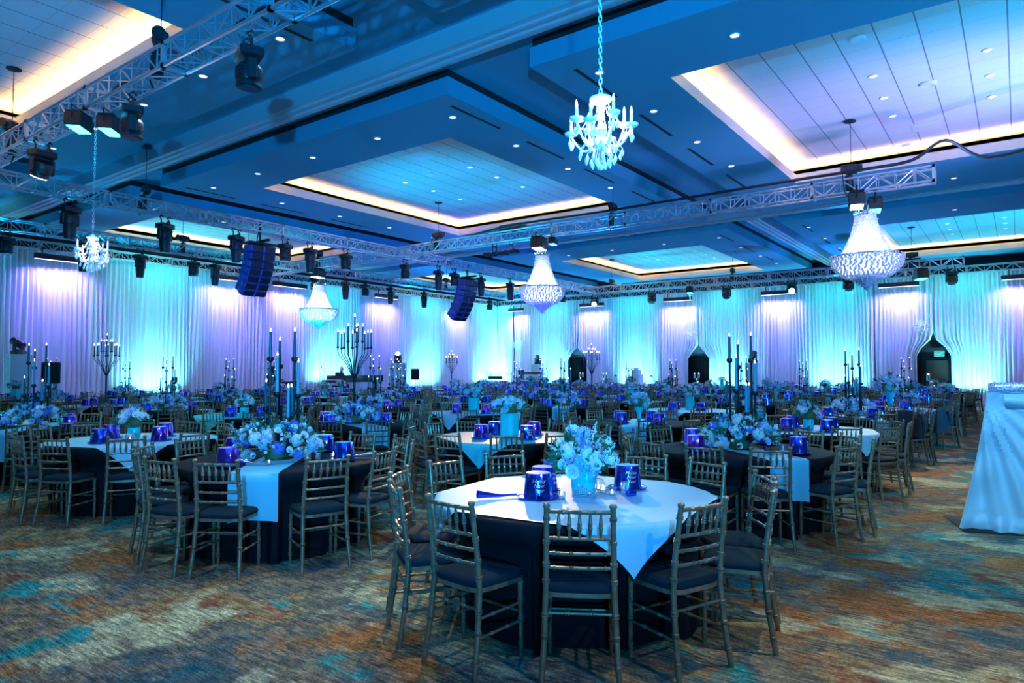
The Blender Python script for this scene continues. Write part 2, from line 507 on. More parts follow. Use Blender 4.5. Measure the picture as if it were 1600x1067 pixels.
cnt = {}
for (x, y, z) in DL:
    o = proto if first else copy_tree(proto); first = False
    o.location = (x, y, z)
    zn = zone(x, y) if z == S0 else zone(x, y).replace('panel', 'tray')
    cnt[zn] = cnt.get(zn, 0) + 1
    tag(o, f'small round recessed downlight in the {zn}, {ORD[cnt[zn]]} along its rows', 'downlight', 'downlights in the ceiling')
# smoke detectors and round speakers on tiles
for (x, y, rr, lab) in ((15.57, 1.31, .15, 'round white ceiling speaker in middle of near tiled tray beside the aisle'), (14.24, 13.55, .14, 'round pale ceiling speaker near middle of blue-lit central tray'),
                        (19.6, 2.15, .13, 'round white ceiling disc by the glowing far end of the aisle tray'), (12.71, 2.08, .13, 'round white disc by the shaded near end of the aisle tray'),
                        (13.6, 12.2, .12, 'pale dome beside the square vent in the central tray')):
    b = MB().lathe([(rr, 0), (rr, -.03), (rr * .8, -.045), (rr * .75, -.04)], 24)
    tag(b.build('ceiling_speaker', M_dl, loc=(x, y, SLAB - .022)), lab, 'ceiling speaker')
for (x, y, lab) in ((13.4, 1.5, 'square air diffuser in near end of aisle-side tiled tray'), (18.3, 1.6, 'square air diffuser in far purple end of aisle-side tiled tray'), (12.9, 12.6, 'square air diffuser in the near corner of central tray')):
    b = MB()
    for q in range(4): b.box((0, 0, -.004 - .004 * q), (.56 - q * .13, .56 - q * .13, .008))
    tag(b.build('air_diffuser', M_dl, loc=(x, y, SLAB - .024), smooth=False), lab, 'air vent')
# linear slots
SL = [(9.9, 11.45, 8.84), (12.5, 14.05, 8.86), (15.1, 16.7, 8.88), (17.85, 19.4, 8.9), (9.95, 11.45, 6.03), (12.54, 14.08, 6.06), (15.16, 16.75, 6.1), (17.8, 19.45, 6.12),
      (5.0, 6.6, 8.84), (2.4, 4.0, 8.84), (25.6, 27.2, 9.1), (28.7, 30.2, 9.2), (31.6, 33.1, 9.2), (25.6, 27.2, 6.1), (28.5, 30.1, 6.1), (31.4, 33, 6.1), (12.3, 13.9, 18.9), (9.9, 11.4, 18.9), (15, 16.6, 18.9)]
for i, (a, b_, y) in enumerate(SL):
    o = MB().box(((a + b_) / 2, y, S0 - .003), (b_ - a, .07, .006)).build('slot_diffuser', M_slot, smooth=False)
    zn = zone(a, y); cnt[zn + 's'] = cnt.get(zn + 's', 0) + 1
    tag(o, f'thin black linear air slot, {ORD[cnt[zn + "s"]]} one along the edge of the {zn}', 'air slot', 'linear air slots in the ceiling')

# ------------------------------------------------------------------ drapes
def arch_w(z, hw, zs, za):
    if z <= zs: return hw
    if z >= za: return 0.0
    t = (z - zs) / (za - zs)
    return hw * (1 - t) ** .8


def drape(name, axis, s0, s1, pos, label, openA=None, openB=None, ztop=6.02, folds=None, seed=0, zbot=.03):
    """pleated panel from s0 to s1 along the wall; openA/openB = arch opening centre at the s0/s1 edge"""
    rr = random.Random(seed)
    wd = abs(s1 - s0); nf = folds or int(wd / .17)
    ph = [rr.uniform(-.9, .9) for _ in range(nf + 2)]; am = [rr.uniform(.5, 1.4) for _ in range(nf + 2)]
    nu, nv = nf * 6, 16 if (openA or openB) else 9
    zs_ = [zbot + (ztop - zbot) * j / nv for j in range(nv + 1)]
    b = MB()
    ang = rr.uniform(-.1, .1)

    def fn(u, v):
        z = zs_[round(v * nv)]
        a, c = s0, s1
        if openA: a = openA[0] + math.copysign(arch_w(z, openA[1], openA[2], openA[3]), s1 - s0)
        if openB: c = openB[0] - math.copysign(arch_w(z, openB[1], openB[2], openB[3]), s1 - s0)
        f = u * nf; i = min(int(f), nf - 1); t = f - i
        amp = am[i] * (1 - t) + am[i + 1] * t
        k = 1 - v * .35
        dz = math.sin(2 * PI * (f + .15 * math.sin(z * .7 + i))) * .08 * amp * k + .05 * math.sin(u * 5 + ang * 20) + .02 * math.sin(u * 37 + z * .4)
        s = s0 + (s1 - s0) * (u + .004 * math.sin(z * 1.1 + i * 2) * math.sin(PI * u)) + (a - s0) * (1 - u) ** 3 + (c - s1) * u ** 3
        return (s, pos + dz, z) if axis == 'x' else (pos + dz, s, z)
    b.grid(nu, nv, fn)
    o = b.build(name, M_drape, smooth=60)
    tag(o, label, 'curtain', 'sheer white curtains around the room')
    return o


# left wall bays (along X): (x0, x1, lit)
LB = [(2.5, 9.0, 'c'), (9.0, 12.2, 'p'), (12.2, 15.3, 'c'), (15.3, 20.9, 'p'), (20.9, 24.7, 'c'), (24.7, 28.0, 'p'), (28.0, 31.4, 'c'), (31.4, 34.2, 'p'), (34.2, 37.15, 'c')]
LW = {'c': 'cyan', 'p': 'purple'}
for i, (a, b_, k) in enumerate(LB):
    n = {'c': 'turquoise', 'p': 'violet'}[k]
    where = ['behind the pale plinth', 'behind the nearest speaker stand', 'behind the wall flowers', 'behind the hanging speakers', 'behind the keyboard and piano', 'beside the piano tail',
             'behind the far speaker stand', 'under the small speaker cluster', 'meeting the room corner'][i]
    drape('curtain', 'x', a, b_ + .03, YW, f'{n}-lit sheer curtain on the stage wall {where}', seed=i)
    cx = (a + b_) / 2
    if k == 'c':
        light('AREA', 'uplight', (cx, YW - .55, .62 if 15.7 < cx < 28.3 else .25), 115, (.16, .80, .95), (cx, YW + .12, 3.2), shape='RECTANGLE', size=min(b_ - a, 3.5) * .7, size_y=.1, spread=1.35)
        light('AREA', 'teal_wash', (cx, YW - 1.0, 5.9), 18, TEAL, (cx, YW, 3.8), shape='RECTANGLE', size=2.2, size_y=.1)
# doorway wall bays (along Y)
DO = {1: (22.45, .66, 2.38, 3.0), 2: (14.55, .6, 2.4, 2.9), 3: (3.2, .68, 2.42, 3.1)}
FB = [(28.85, 27.5, 'c', None, None), (27.5, 25.4, 'p', None, None), (25.4, 22.45, 'c', None, 1), (22.45, 19.7, 'p', 1, None), (19.7, 16.8, 'c', None, None), (16.8, 14.55, 'p', None, 2),
      (14.55, 11.0, 'c', 2, None), (11.0, 8.9, 'p', None, None), (8.9, 5.7, 'c', None, None), (5.7, 3.2, 'p', None, 3), (3.2, .5, 'c', 3, None), (.5, -3.0, 'p', None, None)]
FWH = ['in the corner beside the shelving', 'behind the shelving racks', 'before the first doorway', 'after the first doorway', 'behind the tiered tower', 'before the middle doorway',
       'after the middle doorway', 'behind the tall candles', 'widest between two doorways', 'before the exit door', 'after the exit door', 'at the end past the blue counter']
for i, (a, b_, k, oa, ob) in enumerate(FB):
    n = {'c': 'turquoise', 'p': 'violet'}[k]
    drape('curtain', 'y', a, b_ - (0 if ob else .03), XW, f'{n}-lit sheer curtain on the doorway wall {FWH[i]}', DO.get(oa), DO.get(ob), seed=30 + i)
    cy = (a + b_) / 2
    if k == 'c':
        light('AREA', 'uplight', (XW - .55, cy, .25), 105, (.16, .80, .95), (XW + .12, cy, 3.2), shape='RECTANGLE', size=min(a - b_, 3.5) * .7, size_y=.1, spread=1.35)
        light('AREA', 'teal_wash', (XW - 1.0, cy, 5.9), 18, TEAL, (XW, cy, 3.8), shape='RECTANGLE', size=2.2, size_y=.1)
# LED bars
def led_bar(c, axis, ln, label):
    e = empty('led_bar', c, 0 if axis == 'x' else PI / 2, label, 'wash light', 'purple wash bars above the curtains')
    MB().bbox((0, 0, 0), (ln, .16, .2), .02).build('housing', M_blk, e)
    MB().box((0, .0, -.107), (ln * .97, .1, .012)).build('light_strip', M_litp, e, smooth=False)
    for q in (-.35, .35): MB().tube([(ln * q, 0, .08), (ln * q, 0, .3), (ln * q, .3 if axis == 'x' else -.3, .42)], .02, 6).build('hanger', M_blk2, e)
    if axis == 'x':
        p, t = (c[0], c[1], c[2] - .14), (c[0], YW + .1, 1.4)
    else:
        p, t = (c[0], c[1], c[2] - .14), (XW + .1, c[1], 1.4)
    l = light('AREA', 'purple_wash', p, 150 * ln / 1.8, PURP, t, shape='RECTANGLE', size=ln, size_y=.06, spread=2.2)


for q, (x, ln) in enumerate(((10.2, 1.7), (16.9, 1.7), (20.1, 1.9), (26.4, 1.7), (32.6, 1.5))):
    led_bar((x, YW - .55, 5.75), 'x', ln, f'long purple light bar above the stage-wall curtain, {ORD[q + 1]} from the pale plinth')
for q, (y, ln) in enumerate(((26.9, 1.2), (21.1, 1.7), (15.5, 1.7), (10.0, 1.7), (4.5, 1.7), (-.4, 1.9))):
    led_bar((XW - .55, y, 5.66), 'y', ln, f'long purple light bar above the doorway-wall curtain, {ORD[q + 1]} from the room corner')

# doorways behind the arches
for n, (yc, hw, zs, za) in DO.items():
    if n < 3:
        b = MB()
        rr = random.Random(n)
        b.grid(40, 4, lambda u, v: (XW + .45 + .03 * math.sin(u * 60), yc - .85 + 1.7 * u, .02 + 2.42 * v))
        o = b.build('black_curtain', M_bcloth, smooth=60)
        tag(o, f'black curtain hanging in the {"first" if n == 1 else "middle"} pointed doorway', 'curtain')
        struct(MB().box((XW + .55, yc, 2.9), (.05, 1.8, .9)).build('trim_%d' % n, mat('header_panel', (.25, .3, .36), .7), smooth=False))
    else:
        struct(MB().box((XW + .62, yc, 1.75), (.06, 3.0, 3.5)).build('trim_3', mat('dark_portal', (.06, .055, .075), .7), smooth=False))
        e = empty('door_1', (XW + .5, 3.0, 0)); struct(e)
        MB().bbox((0, 0, 1.05), (.05, 1.1, 2.08), .008).build('door_leaf', M_door, e)
        f = MB(); f.box((0, -.61, 1.07), (.1, .1, 2.14)); f.box((0, .61, 1.07), (.1, .1, 2.14)); f.box((0, 0, 2.17), (.1, 1.32, .08))
        f.build('door_frame', M_blk2, e, smooth=False)
        h = MB(); h.tube([(-.09, -.42, .98), (-.09, .25, .98)], .022, 8); h.box((-.05, -.42, .98), (.08, .07, .09)); h.box((-.05, .25, .98), (.08, .07, .09))
        h.build('push_bar', M_chrome, e)
        g = empty('exit_sign', (XW + .38, 3.0, 2.40), 0, 'small green lit exit sign above the dark door', 'sign')
        MB().tube([(0, 0, .1), (.22, 0, .1)], .02, 6).build('bracket', M_blk2, g)
        MB().bbox((0, 0, 0), (.05, .42, .26), .01).build('housing', mat('sign_grey', (.35, .5, .5), .5), g)
        MB().box((-.028, 0, -.01), (.006, .34, .17)).build('sign_face', mat('sign_green', (.01, .25, .15), .5, emit=(.01, .3, .18), es=.3), g, smooth=False)
        cu = bpy.data.curves.new('exit_text', 'FONT'); cu.body = 'EXIT'; cu.size = .15; cu.align_x = 'CENTER'; cu.align_y = 'CENTER'; cu.extrude = .002
        tc_ = bpy.data.objects.new('tmp', cu); COL.objects.link(tc_); bpy.context.view_layer.update()
        me = bpy.data.meshes.new_from_object(tc_.evaluated_get(bpy.context.evaluated_depsgraph_get())); bpy.data.objects.remove(tc_)
        me.materials.clear(); me.materials.append(mat('sign_glow', (.7, 1, .9), .4, emit=(.3, .8, .6), es=.6))
        t = bpy.data.objects.new('letters', me); COL.objects.link(t)
        t.parent = g; t.location = (-.034, 0, -.01); t.rotation_euler = (PI / 2, 0, -PI / 2)
        for s_ in (-1, 1):
            b = MB(); b.grid(8, 3, lambda u, v: (XW + .3 + .03 * math.sin(u * 20), yc + s_ * (.55 + .28 * u) - (.15 * s_ * (1 - v) * 0), .02 + 2.55 * v))
            tag(b.build('black_curtain', M_bcloth, smooth=60), f'black curtain strip at the {"piano" if s_ > 0 else "counter"} side of exit door', 'curtain')

# ------------------------------------------------------------------ trusses
def truss(label, a, b, size=.31, z=TR_Z, name='lighting_truss', seg=2.4):
    a, b = Vector(a), Vector(b); d = (b - a); Ln = d.length; d.normalize()
    n = Vector((-d.y, d.x, 0))
    e = empty(name, (a.x, a.y, z), math.atan2(d.y, d.x), label, 'truss', 'aluminium lighting trusses')
    h = size / 2; r = .025
    for (y, zz) in ((-h, 0), (h, 0), (-h, size), (h, size)):
        MB().tube([(0, y, zz), (Ln, y, zz)], r, 8).build('chord', M_al, e)
    b_ = MB(); ns = int(Ln / (size * 1.15)); st = Ln / ns
    for i in range(ns):
        x0, x1 = i * st, (i + 1) * st
        if i % 2: x0, x1 = x1, x0
        for y in (-h, h): b_.tube([(x0, y, 0), (x1, y, size)], .014, 5, False)
        b_.tube([(x0, -h, size), (x1, h, size)], .011, 5, False); b_.tube([(x0, -h, 0), (x1, h, 0)], .011, 5, False)
        for y in (-h, h): b_.tube([(i * st, y, 0), (i * st, y, size)], .011, 5, False)
        b_.tube([(i * st, -h, 0), (i * st, h, 0)], .011, 5, False)
    b_.build('lacing', M_al, e)
    q = 0
    while q <= Ln + .01:
        k = MB()
        for s_ in (-1, 1):
            k.box((min(q, Ln), s_ * h, size / 2), (.05, .06, size + .06)); k.box((min(q, Ln), 0, size / 2 + s_ * h), (.05, size + .06, .06))
        k.build('end_frame', M_al, e, smooth=False)
        q += seg if Ln - q > seg or q >= Ln else max(Ln - q, .02)
    return e


truss('nearest aluminium truss crossing above the front tables, carrying two cyan floodlights', (4.53, -3), (4.53, 17.4), .31, 5.63)
truss('long aluminium truss carrying the row of spotlights and both speaker clusters', (2.5, 17.62), (31.0, 17.62), name='lighting_truss')
truss('aluminium truss parallel to the stage wall, carrying a second row of spotlights', (3.0, 23.05), (30.8, 23.05))
truss('aluminium truss crossing mid-room with three large crystal chandeliers', (16.85, 1.35), (16.85, 26.8))
truss('far aluminium truss in front of the doorway wall with small crystal chandeliers', (30.9, 1.6), (30.9, 23.3))
truss('thin truss along the top of the stage-wall curtains', (2.4, YW - .25), (36.6, YW - .25), .3, 6.02)
truss('thin truss along the top of the doorway-wall curtains', (XW - .25, -3), (XW - .25, 28.5), .3, 6.02)

# ------------------------------------------------------------------ moving heads and fixtures
def head_proto(kind):
    """kind: 'profile' long tapered barrel, 'wash' short barrel, 'lit' wash with lit lens"""
    e = empty('moving_head_light')
    b = MB(); b.bbox((0, 0, -.06), (.36, .26, .12), .02)
    for x in (-.11, .11): b.tube([(x, 0, 0), (x, 0, .1)], .014, 6); b.tube([(x, -.05, .14), (x, 0, .18), (x, .05, .14), (x, 0, .09)], .015, 6)
    b.box((.14, .05, .03), (.06, .06, .1))
    b.build('base', M_blk, e)
    y = MB()
    y.bbox((0, 0, -.145), (.34, .12, .05), .015)
    for s_ in (-1, 1): y.bbox((s_ * .165, 0, -.26), (.04, .11, .24), .015)
    y.build('yoke', M_blk, e)
    h = MB()
    if kind == 'profile':
        pr = [(.06, -.16), (.125, -.17), (.135, -.20), (.135, -.34), (.12, -.36), (.125, -.40), (.118, -.5), (.1, -.62), (.098, -.66), (.08, -.665)]
    else:
        pr = [(.06, -.17), (.12, -.18), (.145, -.22), (.145, -.34), (.13, -.37), (.14, -.39), (.14, -.43), (.12, -.435)]
    h.lathe(pr, 16)
    for k in range(5): h.lathe([(pr[2][0] + .006, -.23 - k * .022), (pr[2][0] + .006, -.238 - k * .022)], 16)
    ho = h.build('head', M_blk, e)
    zz = pr[-1][1] - .003
    if kind == 'lit':
        l = MB()
        for q, m_ in ((0, 1), (.05, 6), (.1, 12)):
            for k in range(m_):
                a = 2 * PI * k / m_; l.lathe([(.021, -.01), (.021, 0)], 8, (q * math.cos(a), q * math.sin(a), zz))
        l.build('lens', M_lit, ho)
    else:
        MB().lathe([(pr[-1][0] * .9, -.004), (pr[-1][0] * .9, .0)], 16, (0, 0, zz)).build('lens', M_lens, ho)
    return e


HP = {k: head_proto(k) for k in ('profile', 'wash', 'lit')}
used = {}


def head(kind, x, y, rz, label, group, z=None, tilt=(0, 0), s=1.12):
    z = TR_Z - .19 * s if z is None else z
    o = HP[kind] if kind not in used else copy_tree(HP[kind]); used[kind] = 1
    o.location = (x, y, z); o.rotation_euler = (0, 0, rz); o.scale = (s, s, s)
    for c in o.children:
        if c.name.startswith('head'):
            c.rotation_euler = (0, 0, 0)
            if tilt != (0, 0):
                c.matrix_local = Matrix.Translation((0, 0, -.27)) @ Matrix.Rotation(tilt[0], 4, 'X') @ Matrix.Translation((0, 0, .27))
    tag(o, label, 'stage light', group)


for q, (x, k) in enumerate(((6.5, 'profile'), (8.7, 'profile'), (10.7, 'profile'), (12.3, 'wash'), (13.2, 'profile'), (14.6, 'wash'), (17.3, 'wash'), (19.05, 'profile'), (19.95, 'wash'), (21.6, 'profile'), (23.6, 'profile'), (27.8, 'wash'))):
    head(k, x, 17.62, .3, f'black {"long-barrelled" if k == "profile" else "short round"} moving spotlight, {ORD[q + 1]} along the speaker-cluster truss', 'moving lights on the long truss')
for q, (x, k) in enumerate(((6.9, 'wash'), (8.9, 'profile'), (10.6, 'profile'), (12.4, 'wash'), (13.2, 'profile'), (17.5, 'wash'), (19.1, 'profile'), (20.2, 'wash'), (21.7, 'profile'), (23.9, 'profile'), (26.9, 'profile'), (29, 'wash'))):
    head(k, x, 23.05, .5, f'black {"long-barrelled" if k == "profile" else "short round"} moving spotlight, {ORD[q + 1]} along the stage-wall truss', 'moving lights on the stage-wall truss')
head('wash', 4.53, 7.25, 1.2, 'large black moving light on nearest truss, highest in the picture', 'moving lights on the nearest truss', s=1.05)
head('wash', 4.53, 10.2, 1.2, 'black moving light on nearest truss, between two others', 'moving lights on the nearest truss', s=1.05)
head('lit', 4.53, 13.5, .2, 'black moving light with glowing white lens on nearest truss', 'moving lights on the nearest truss', tilt=(.5, 0), s=1.05)
for q, (y, k) in enumerate(((17.6, 'lit'), (14.4, 'wash'), (10.7, 'wash'), (7.85, 'lit'), (2.0, 'wash'), (5.6, 'wash'))):
    head(k, 30.9, y, PI / 2 + .3, f'black moving light {"with white glowing lens " if k == "lit" else ""}on the doorway-side truss, {ORD[[1, 2, 3, 4, 6, 5][q]]} from the corner end', 'moving lights on the far truss',
         tilt=(1.2 if k == 'lit' else .4, 0), s=1.1)


def flood(x, y, z, rz, label, m_=M_litc, lite=None, s=1.0):
    e = empty('floodlight', (x, y, z), rz, label, 'stage light')
    e.scale = (s, s, s)
    MB().bbox((0, 0, 0), (.5, .3, .24), .02).build('housing', M_blk, e)
    f = MB()
    for k in range(7): f.box((-.2 + k * .066, 0, .14), (.02, .26, .05))
    f.build('heatsink', M_blk2, e, smooth=False)
    MB().box((0, 0, -.128), (.44, .22, .012)).build('light_panel', m_, e, smooth=False)
    MB().tube([(-.27, 0, 0), (-.27, 0, .24), (.27, 0, .24), (.27, 0, 0)], .014, 6).build('bracket', M_blk2, e)


flood(4.7, 11.3, 5.42, .75, 'cyan floodlight on nearest truss, closer to the long chain', s=.85)
flood(4.35, 11.55, 5.42, .75, 'cyan floodlight on nearest truss, beside its matching twin', s=.85)
M_litw = mat('lit_white_panel', (1, 1, 1), .3, emit=(.85, 1, 1), es=9)
flood(16.85, 11.5, 5.4, .3, 'white box floodlight directly above the middle large chandelier', M_litw, s=1.25)
flood(16.85, 11.0, 5.42, .3, 'small cyan floodlight beside the box light over middle chandelier', s=.7)
flood(16.85, 2.85, 5.42, .2, 'white box floodlight above the chandelier nearest the aisle', M_litw, s=1.15)
flood(16.95, 2.5, 5.28, .2, 'cyan floodlight just under the box light beside the aisle', s=1.0)
flood(16.85, 22.0, 5.4, .3, 'white floodlight above the chandelier over the stage end', M_litw, s=1.2)
flood(30.9, 12.45, 5.4, .3, 'cyan floodlight on the far truss above the middle doorway', s=1.05)
flood(30.9, 3.0, 5.35, .3, 'cyan floodlight on the far truss above the exit doorway', s=1.4)
for p in ((4.7, 11.6, 5.25), (30.9, 12.45, 5.2), (30.9, 3.0, 5.15)):
    light('SPOT', 'flood_beam', p, 260, (.05, .9, 1), (p[0] - .5, p[1], 0), spot_size=1.9, spot_blend=.8, shadow_soft_size=.2)

# chain hoists
def hoist(x, y, label, z=5.93):
    e = empty('chain_hoist', (x, y, z), R.uniform(0, 3), label, 'chain hoist', 'chain hoists holding the trusses')
    b = MB(); b.bbox((0, 0, .22), (.3, .2, .22), .04); b.tube([(-.22, 0, .24), (.22, 0, .24)], .09, 12)
    b.build('motor', M_blk, e)
    MB().lathe([(.05, -.3), (.09, -.25), (.085, .06), (.04, .1)], 10, (.05, .05, 0)).build('chain_bag', M_blk, e)
    MB().tube([(0, 0, .3), (0, 0, SLAB - z - .02)], .008, 5).build('chain', M_blk2, e)
    MB().lathe([(.13, 0), (.12, .02)], 16, (0, 0, SLAB - z - .045) if S0 < 0 else (0, 0, min(SLAB, 7.28) - z - .04)).build('ceiling_plate', M_slot, e)
    MB().tube([(.1, 0, .2), (.2, .1, .1), (.18, .15, -.3), (.1, .1, -.42)], .012, 5).build('cable', M_blk, e)


for q, (x, y, l) in enumerate(((4.53, 9.4, 'above the nearest truss between two moving lights'), (4.53, 15.0, 'above nearest truss at the stage end'), (16.85, 2.95, 'beside the large chandelier nearest the aisle'),
                               (16.85, 9.0, 'on mid-room truss, aisle side of the middle chandelier'), (16.85, 15.6, 'on mid-room truss where it passes the long truss'), (16.85, 21.9, 'near the chandelier at the stage end'),
                               (30.9, 10.4, 'on far truss above the middle of the doorway wall'), (30.9, 3.3, 'on far truss above the exit doorway'), (30.9, 16.6, 'on far truss near the first doorway'),
                               (8.2, 17.62, 'at the near end of the long spotlight truss'), (12.0, 23.05, 'on stage-wall truss below the stage-side tray'), (25.5, 23.05, 'on stage-wall truss beyond the small speaker cluster'), (14.5, 23.05, 'on stage-wall truss below the glowing tray'))):
    hoist(x, y, 'black chain hoist ' + l)


def cable(pts, label, r=.022):
    # smooth through pts
    P = [Vector(p) for p in pts]; out = []
    for i in range(len(P) - 1):
        p0 = P[max(i - 1, 0)]; p1 = P[i]; p2 = P[i + 1]; p3 = P[min(i + 2, len(P) - 1)]
        for k in range(6):
            t = k / 6
            out.append(.5 * ((2 * p1) + (p2 - p0) * t + (2 * p0 - 5 * p1 + 4 * p2 - p3) * t * t + (3 * p1 - p0 - 3 * p2 + p3) * t ** 3))
    out.append(P[-1])
    return tag(MB().tube(out, r, 6).build('power_cable', M_blk, smooth=60), label, 'cable')


cable([(16.85, 14.5, 5.96), (16.3, 12, 5.95), (16.4, 9, 5.96), (16.3, 6, 5.95), (16.4, 4, 5.99), (16.3, 2.6, 5.96), (16.4, 1.7, 6.02), (16.4, 1.1, 6.32), (16.85, .4, 5.95), (16.3, -1, 6.0), (16.3, -3, 6.3)],
      'black power cable lying along the mid-room truss and looping past its end', .035)
cable([(4.53, 5, 5.95), (4.7, 8, 5.94), (4.8, 9.5, 5.99), (4.66, 11, 5.95), (4.8, 13, 5.96), (4.7, 17, 5.94)], 'black power cable lying on top of the nearest truss', .03)
cable([(30.9, 16, 5.96), (30.8, 12, 5.95), (31, 8, 5.96), (30.9, 3, 5.99)], 'black power cable along the top of the far truss', .04)
tag(MB().bbox((16.85, 12.5, 6.02), (.3, .9, .2), .03).build('power_box', M_blk), 'black power box lying on the mid-room truss near middle chandelier', 'power box')
tag(MB().bbox((14.3, 23.05, 6.02), (.9, .3, .2), .03).build('power_box', M_blk), 'black power box lying on the stage-wall truss', 'power box')

# ------------------------------------------------------------------ line arrays
M_grill = mat('speaker_blue_black', (.05, .07, .28), .45)


def line_array(x, y, ztop, rz, label, n=8, s=1.0):
    e = empty('speaker_cluster', (x, y, ztop), rz, label, 'speaker cluster')
    e.scale = (s, s, s)
    MB().box((0, 0, .02), (.9, .5, .05)).build('fly_bar', M_blk2, e, smooth=False)
    b = MB()
    b.box((0, 0, .1), (.08, .9, .06)); b.tube([(0, 0, .1), (0, 0, .62)], .03, 6); b.tube([(.1, 0, .1), (.03, 0, .55)], .015, 6)
    b.build('hanger', M_blk2, e)
    px, pz, a = 0.0, -.03, math.radians(-4)
    for i in range(n):
        h = .205
        M = Matrix.Rotation(a, 4, 'X')
        c = Vector((0, px, pz)) + (M @ Vector((0, 0, -h / 2)))
        cb = MB(); cb.k = 0
        cb.bbox(c, (.78, .44, h - .008), .02, M=M)
        g = M @ Vector((0, .228, 0)); cb.k = 1
        cb.bbox(c + g, (.70, .02, h - .04), .005, M=M)
        cb.k = 0; cb.box(c + M @ Vector((0, .242, 0)), (.05, .014, h - .03), M=M)
        for s_ in (-1, 1):
            cb.box(c + M @ Vector((s_ * .395, .1, 0)), (.03, .1, h - .04), M=M); cb.box(c + M @ Vector((s_ * .395, -.14, 0)), (.03, .05, h - .04), M=M)
        cb.build('cabinet', [M_grill, M_blk], e)
        px += (M @ Vector((0, 0, -h))).y; pz += (M @ Vector((0, 0, -h))).z
        a -= math.radians(5.5)


line_array(11.45, 17.62, 5.24, math.radians(178), 'large curved hanging speaker cluster beneath the long truss', 7, 1.0)
line_array(20.75, 17.62, 5.24, math.radians(178), 'smaller-looking curved speaker cluster farther along the long truss', 8, 1.0)
light('SPOT', 'blue_beam', (7, 9, 1.5), 2600, (.04, .1, 1), (12.5, 18, 4.6), spot_size=.5, spot_blend=.6, shadow_soft_size=.1)
light('SPOT', 'blue_beam', (14, 9, 1.5), 3000, (.08, .06, 1), (20.5, 17.6, 4.6), spot_size=.9, spot_blend=.8, shadow_soft_size=.1)

# ------------------------------------------------------------------ chandeliers
def big_chandelier(x, y, zb, D, H, label, ztop):
    e = empty('crystal_chandelier', (x, y, zb), 0, label, 'chandelier', 'large basket chandeliers under the mid-room truss')
    Rr = D / 2; zr = H * .44            # ring height above bottom
    # upper strands: concave cone from crown to ring
    b = MB(); ns = 64; rt = Rr * .29
    for k in range(ns):
        a = 2 * PI * k / ns
        pts = []; rad = []
        for j in range(13):
            t = j / 12
            r = rt + (Rr * .76 - rt) * (.3 * t + .7 * t ** 2.2); z = H - (H - zr) * t
            if j: pts.append((r * .99 * math.cos(a), r * .99 * math.sin(a), z + .012)); rad.append(.004)
            pts.append((r * math.cos(a), r * math.sin(a), z)); rad.append(.0105)
        b.tube(pts, rad, 4, False)
    b.lathe([((rt + (Rr * .76 - rt) * (.3 * j / 12 + .7 * (j / 12) ** 2.2)) * .97, H - (H - zr) * j / 12) for j in range(13)], 40, caps=False)
    b.build('upper_strands', M_cryst, e)
    # crown
    c = MB(); c.lathe([(rt, H - .03), (rt * 1.06, H), (rt, H + .04), (rt * .9, H + .02)], 24)
    for k in range(18):
        a = 2 * PI * k / 18; c.tube([(rt * math.cos(a), rt * math.sin(a), H), (rt * 1.15 * math.cos(a), rt * 1.15 * math.sin(a), H + .07), (rt * 1.25 * math.cos(a), rt * 1.25 * math.sin(a), H + .05)], [.012, .008, .003], 5)
    c.build('crown', M_chrome, e)
    g = MB(); g.lathe([(Rr * .76, zr - .01), (Rr, zr - .05), (Rr * 1.01, zr - .03), (Rr * 1.0, zr - .012), (Rr * .76, zr + .02)], 40, caps=False)
    g.build('metal_ring', M_chrome, e)
    # bowl of beads
    w_ = MB(); rows = 15; rj = random.Random(3)
    for i in range(rows):
        t = i / (rows - 1)
        r = Rr * (1 - .38 * t ** 2.5) * 1.0; z = zr - .03 - (zr * .62) * t
        m_ = int(40 - 9 * t + (i * 7) % 5)
        for k in range(m_):
            a = 2 * PI * (k + rj.uniform(0, .6)) / m_
            rr = r * (1.0 + .015 * math.sin(7 * a))
            w_.sphere((rr * math.cos(a), rr * math.sin(a), z), .027, 4, 3, (1, 1, 1.25))
    w_.lathe([(Rr * (1 - .38 * (q / 8) ** 2.5) * .97, zr - .03 - zr * .62 * q / 8) for q in range(9)], 36, caps=False)
    w_.build('bead_bowl', M_cryst, e)
    t_ = MB()
    for i in range(7):
        t = i / 6; r = Rr * (.58 - .5 * t ** .8); z = zr * .36 * (1 - t) + .0
        t_.lathe([(r * .94, z + .02), (r, z + .035), (r, z - .005), (r * .94, z - .012)], 24)
        m_ = max(6, int(26 * (1 - t)))
        for k in range(m_):
            a = 2 * PI * k / m_; t_.sphere((r * math.cos(a), r * math.sin(a), z - .02), .016, 4, 3, (1, 1, 1.7))
    t_.sphere((0, 0, -.03), .035, 8, 6, (1, 1, 1.3))
    t_.build('lower_tiers', M_cryst, e)
    s = MB(); s.tube([(0, 0, .02), (0, 0, H + .05)], .018, 8)
    s.build('stem', M_chrome, e)
    bu = MB()
    for k in range(8):
        a = 2 * PI * k / 8; bu.sphere((Rr * .55 * math.cos(a), Rr * .55 * math.sin(a), zr + .04), .03, 8, 6, (1, 1, 1.6))
    bu.build('bulbs', mat('bulb_glow', (1, 1, 1), .3, emit=(1, .97, .92), es=8), e)
    ch = MB(); z = H + .05; i = 0
    while z < ztop - zb:
        ch.box((0, 0, z + .035), (.05 if i % 2 else .02, .02 if i % 2 else .05, .085)); z += .07; i += 1
    ch.build('chain', M_chrome, e, smooth=False)
    light('POINT', 'chandelier_lamp', (x, y, zb + zr + .25), 16, (.85, .94, 1), shadow_soft_size=.18)
    light('POINT', 'chandelier_lamp', (x, y, zb + zr * .5), 48, (.85, .94, 1), shadow_soft_size=.15)


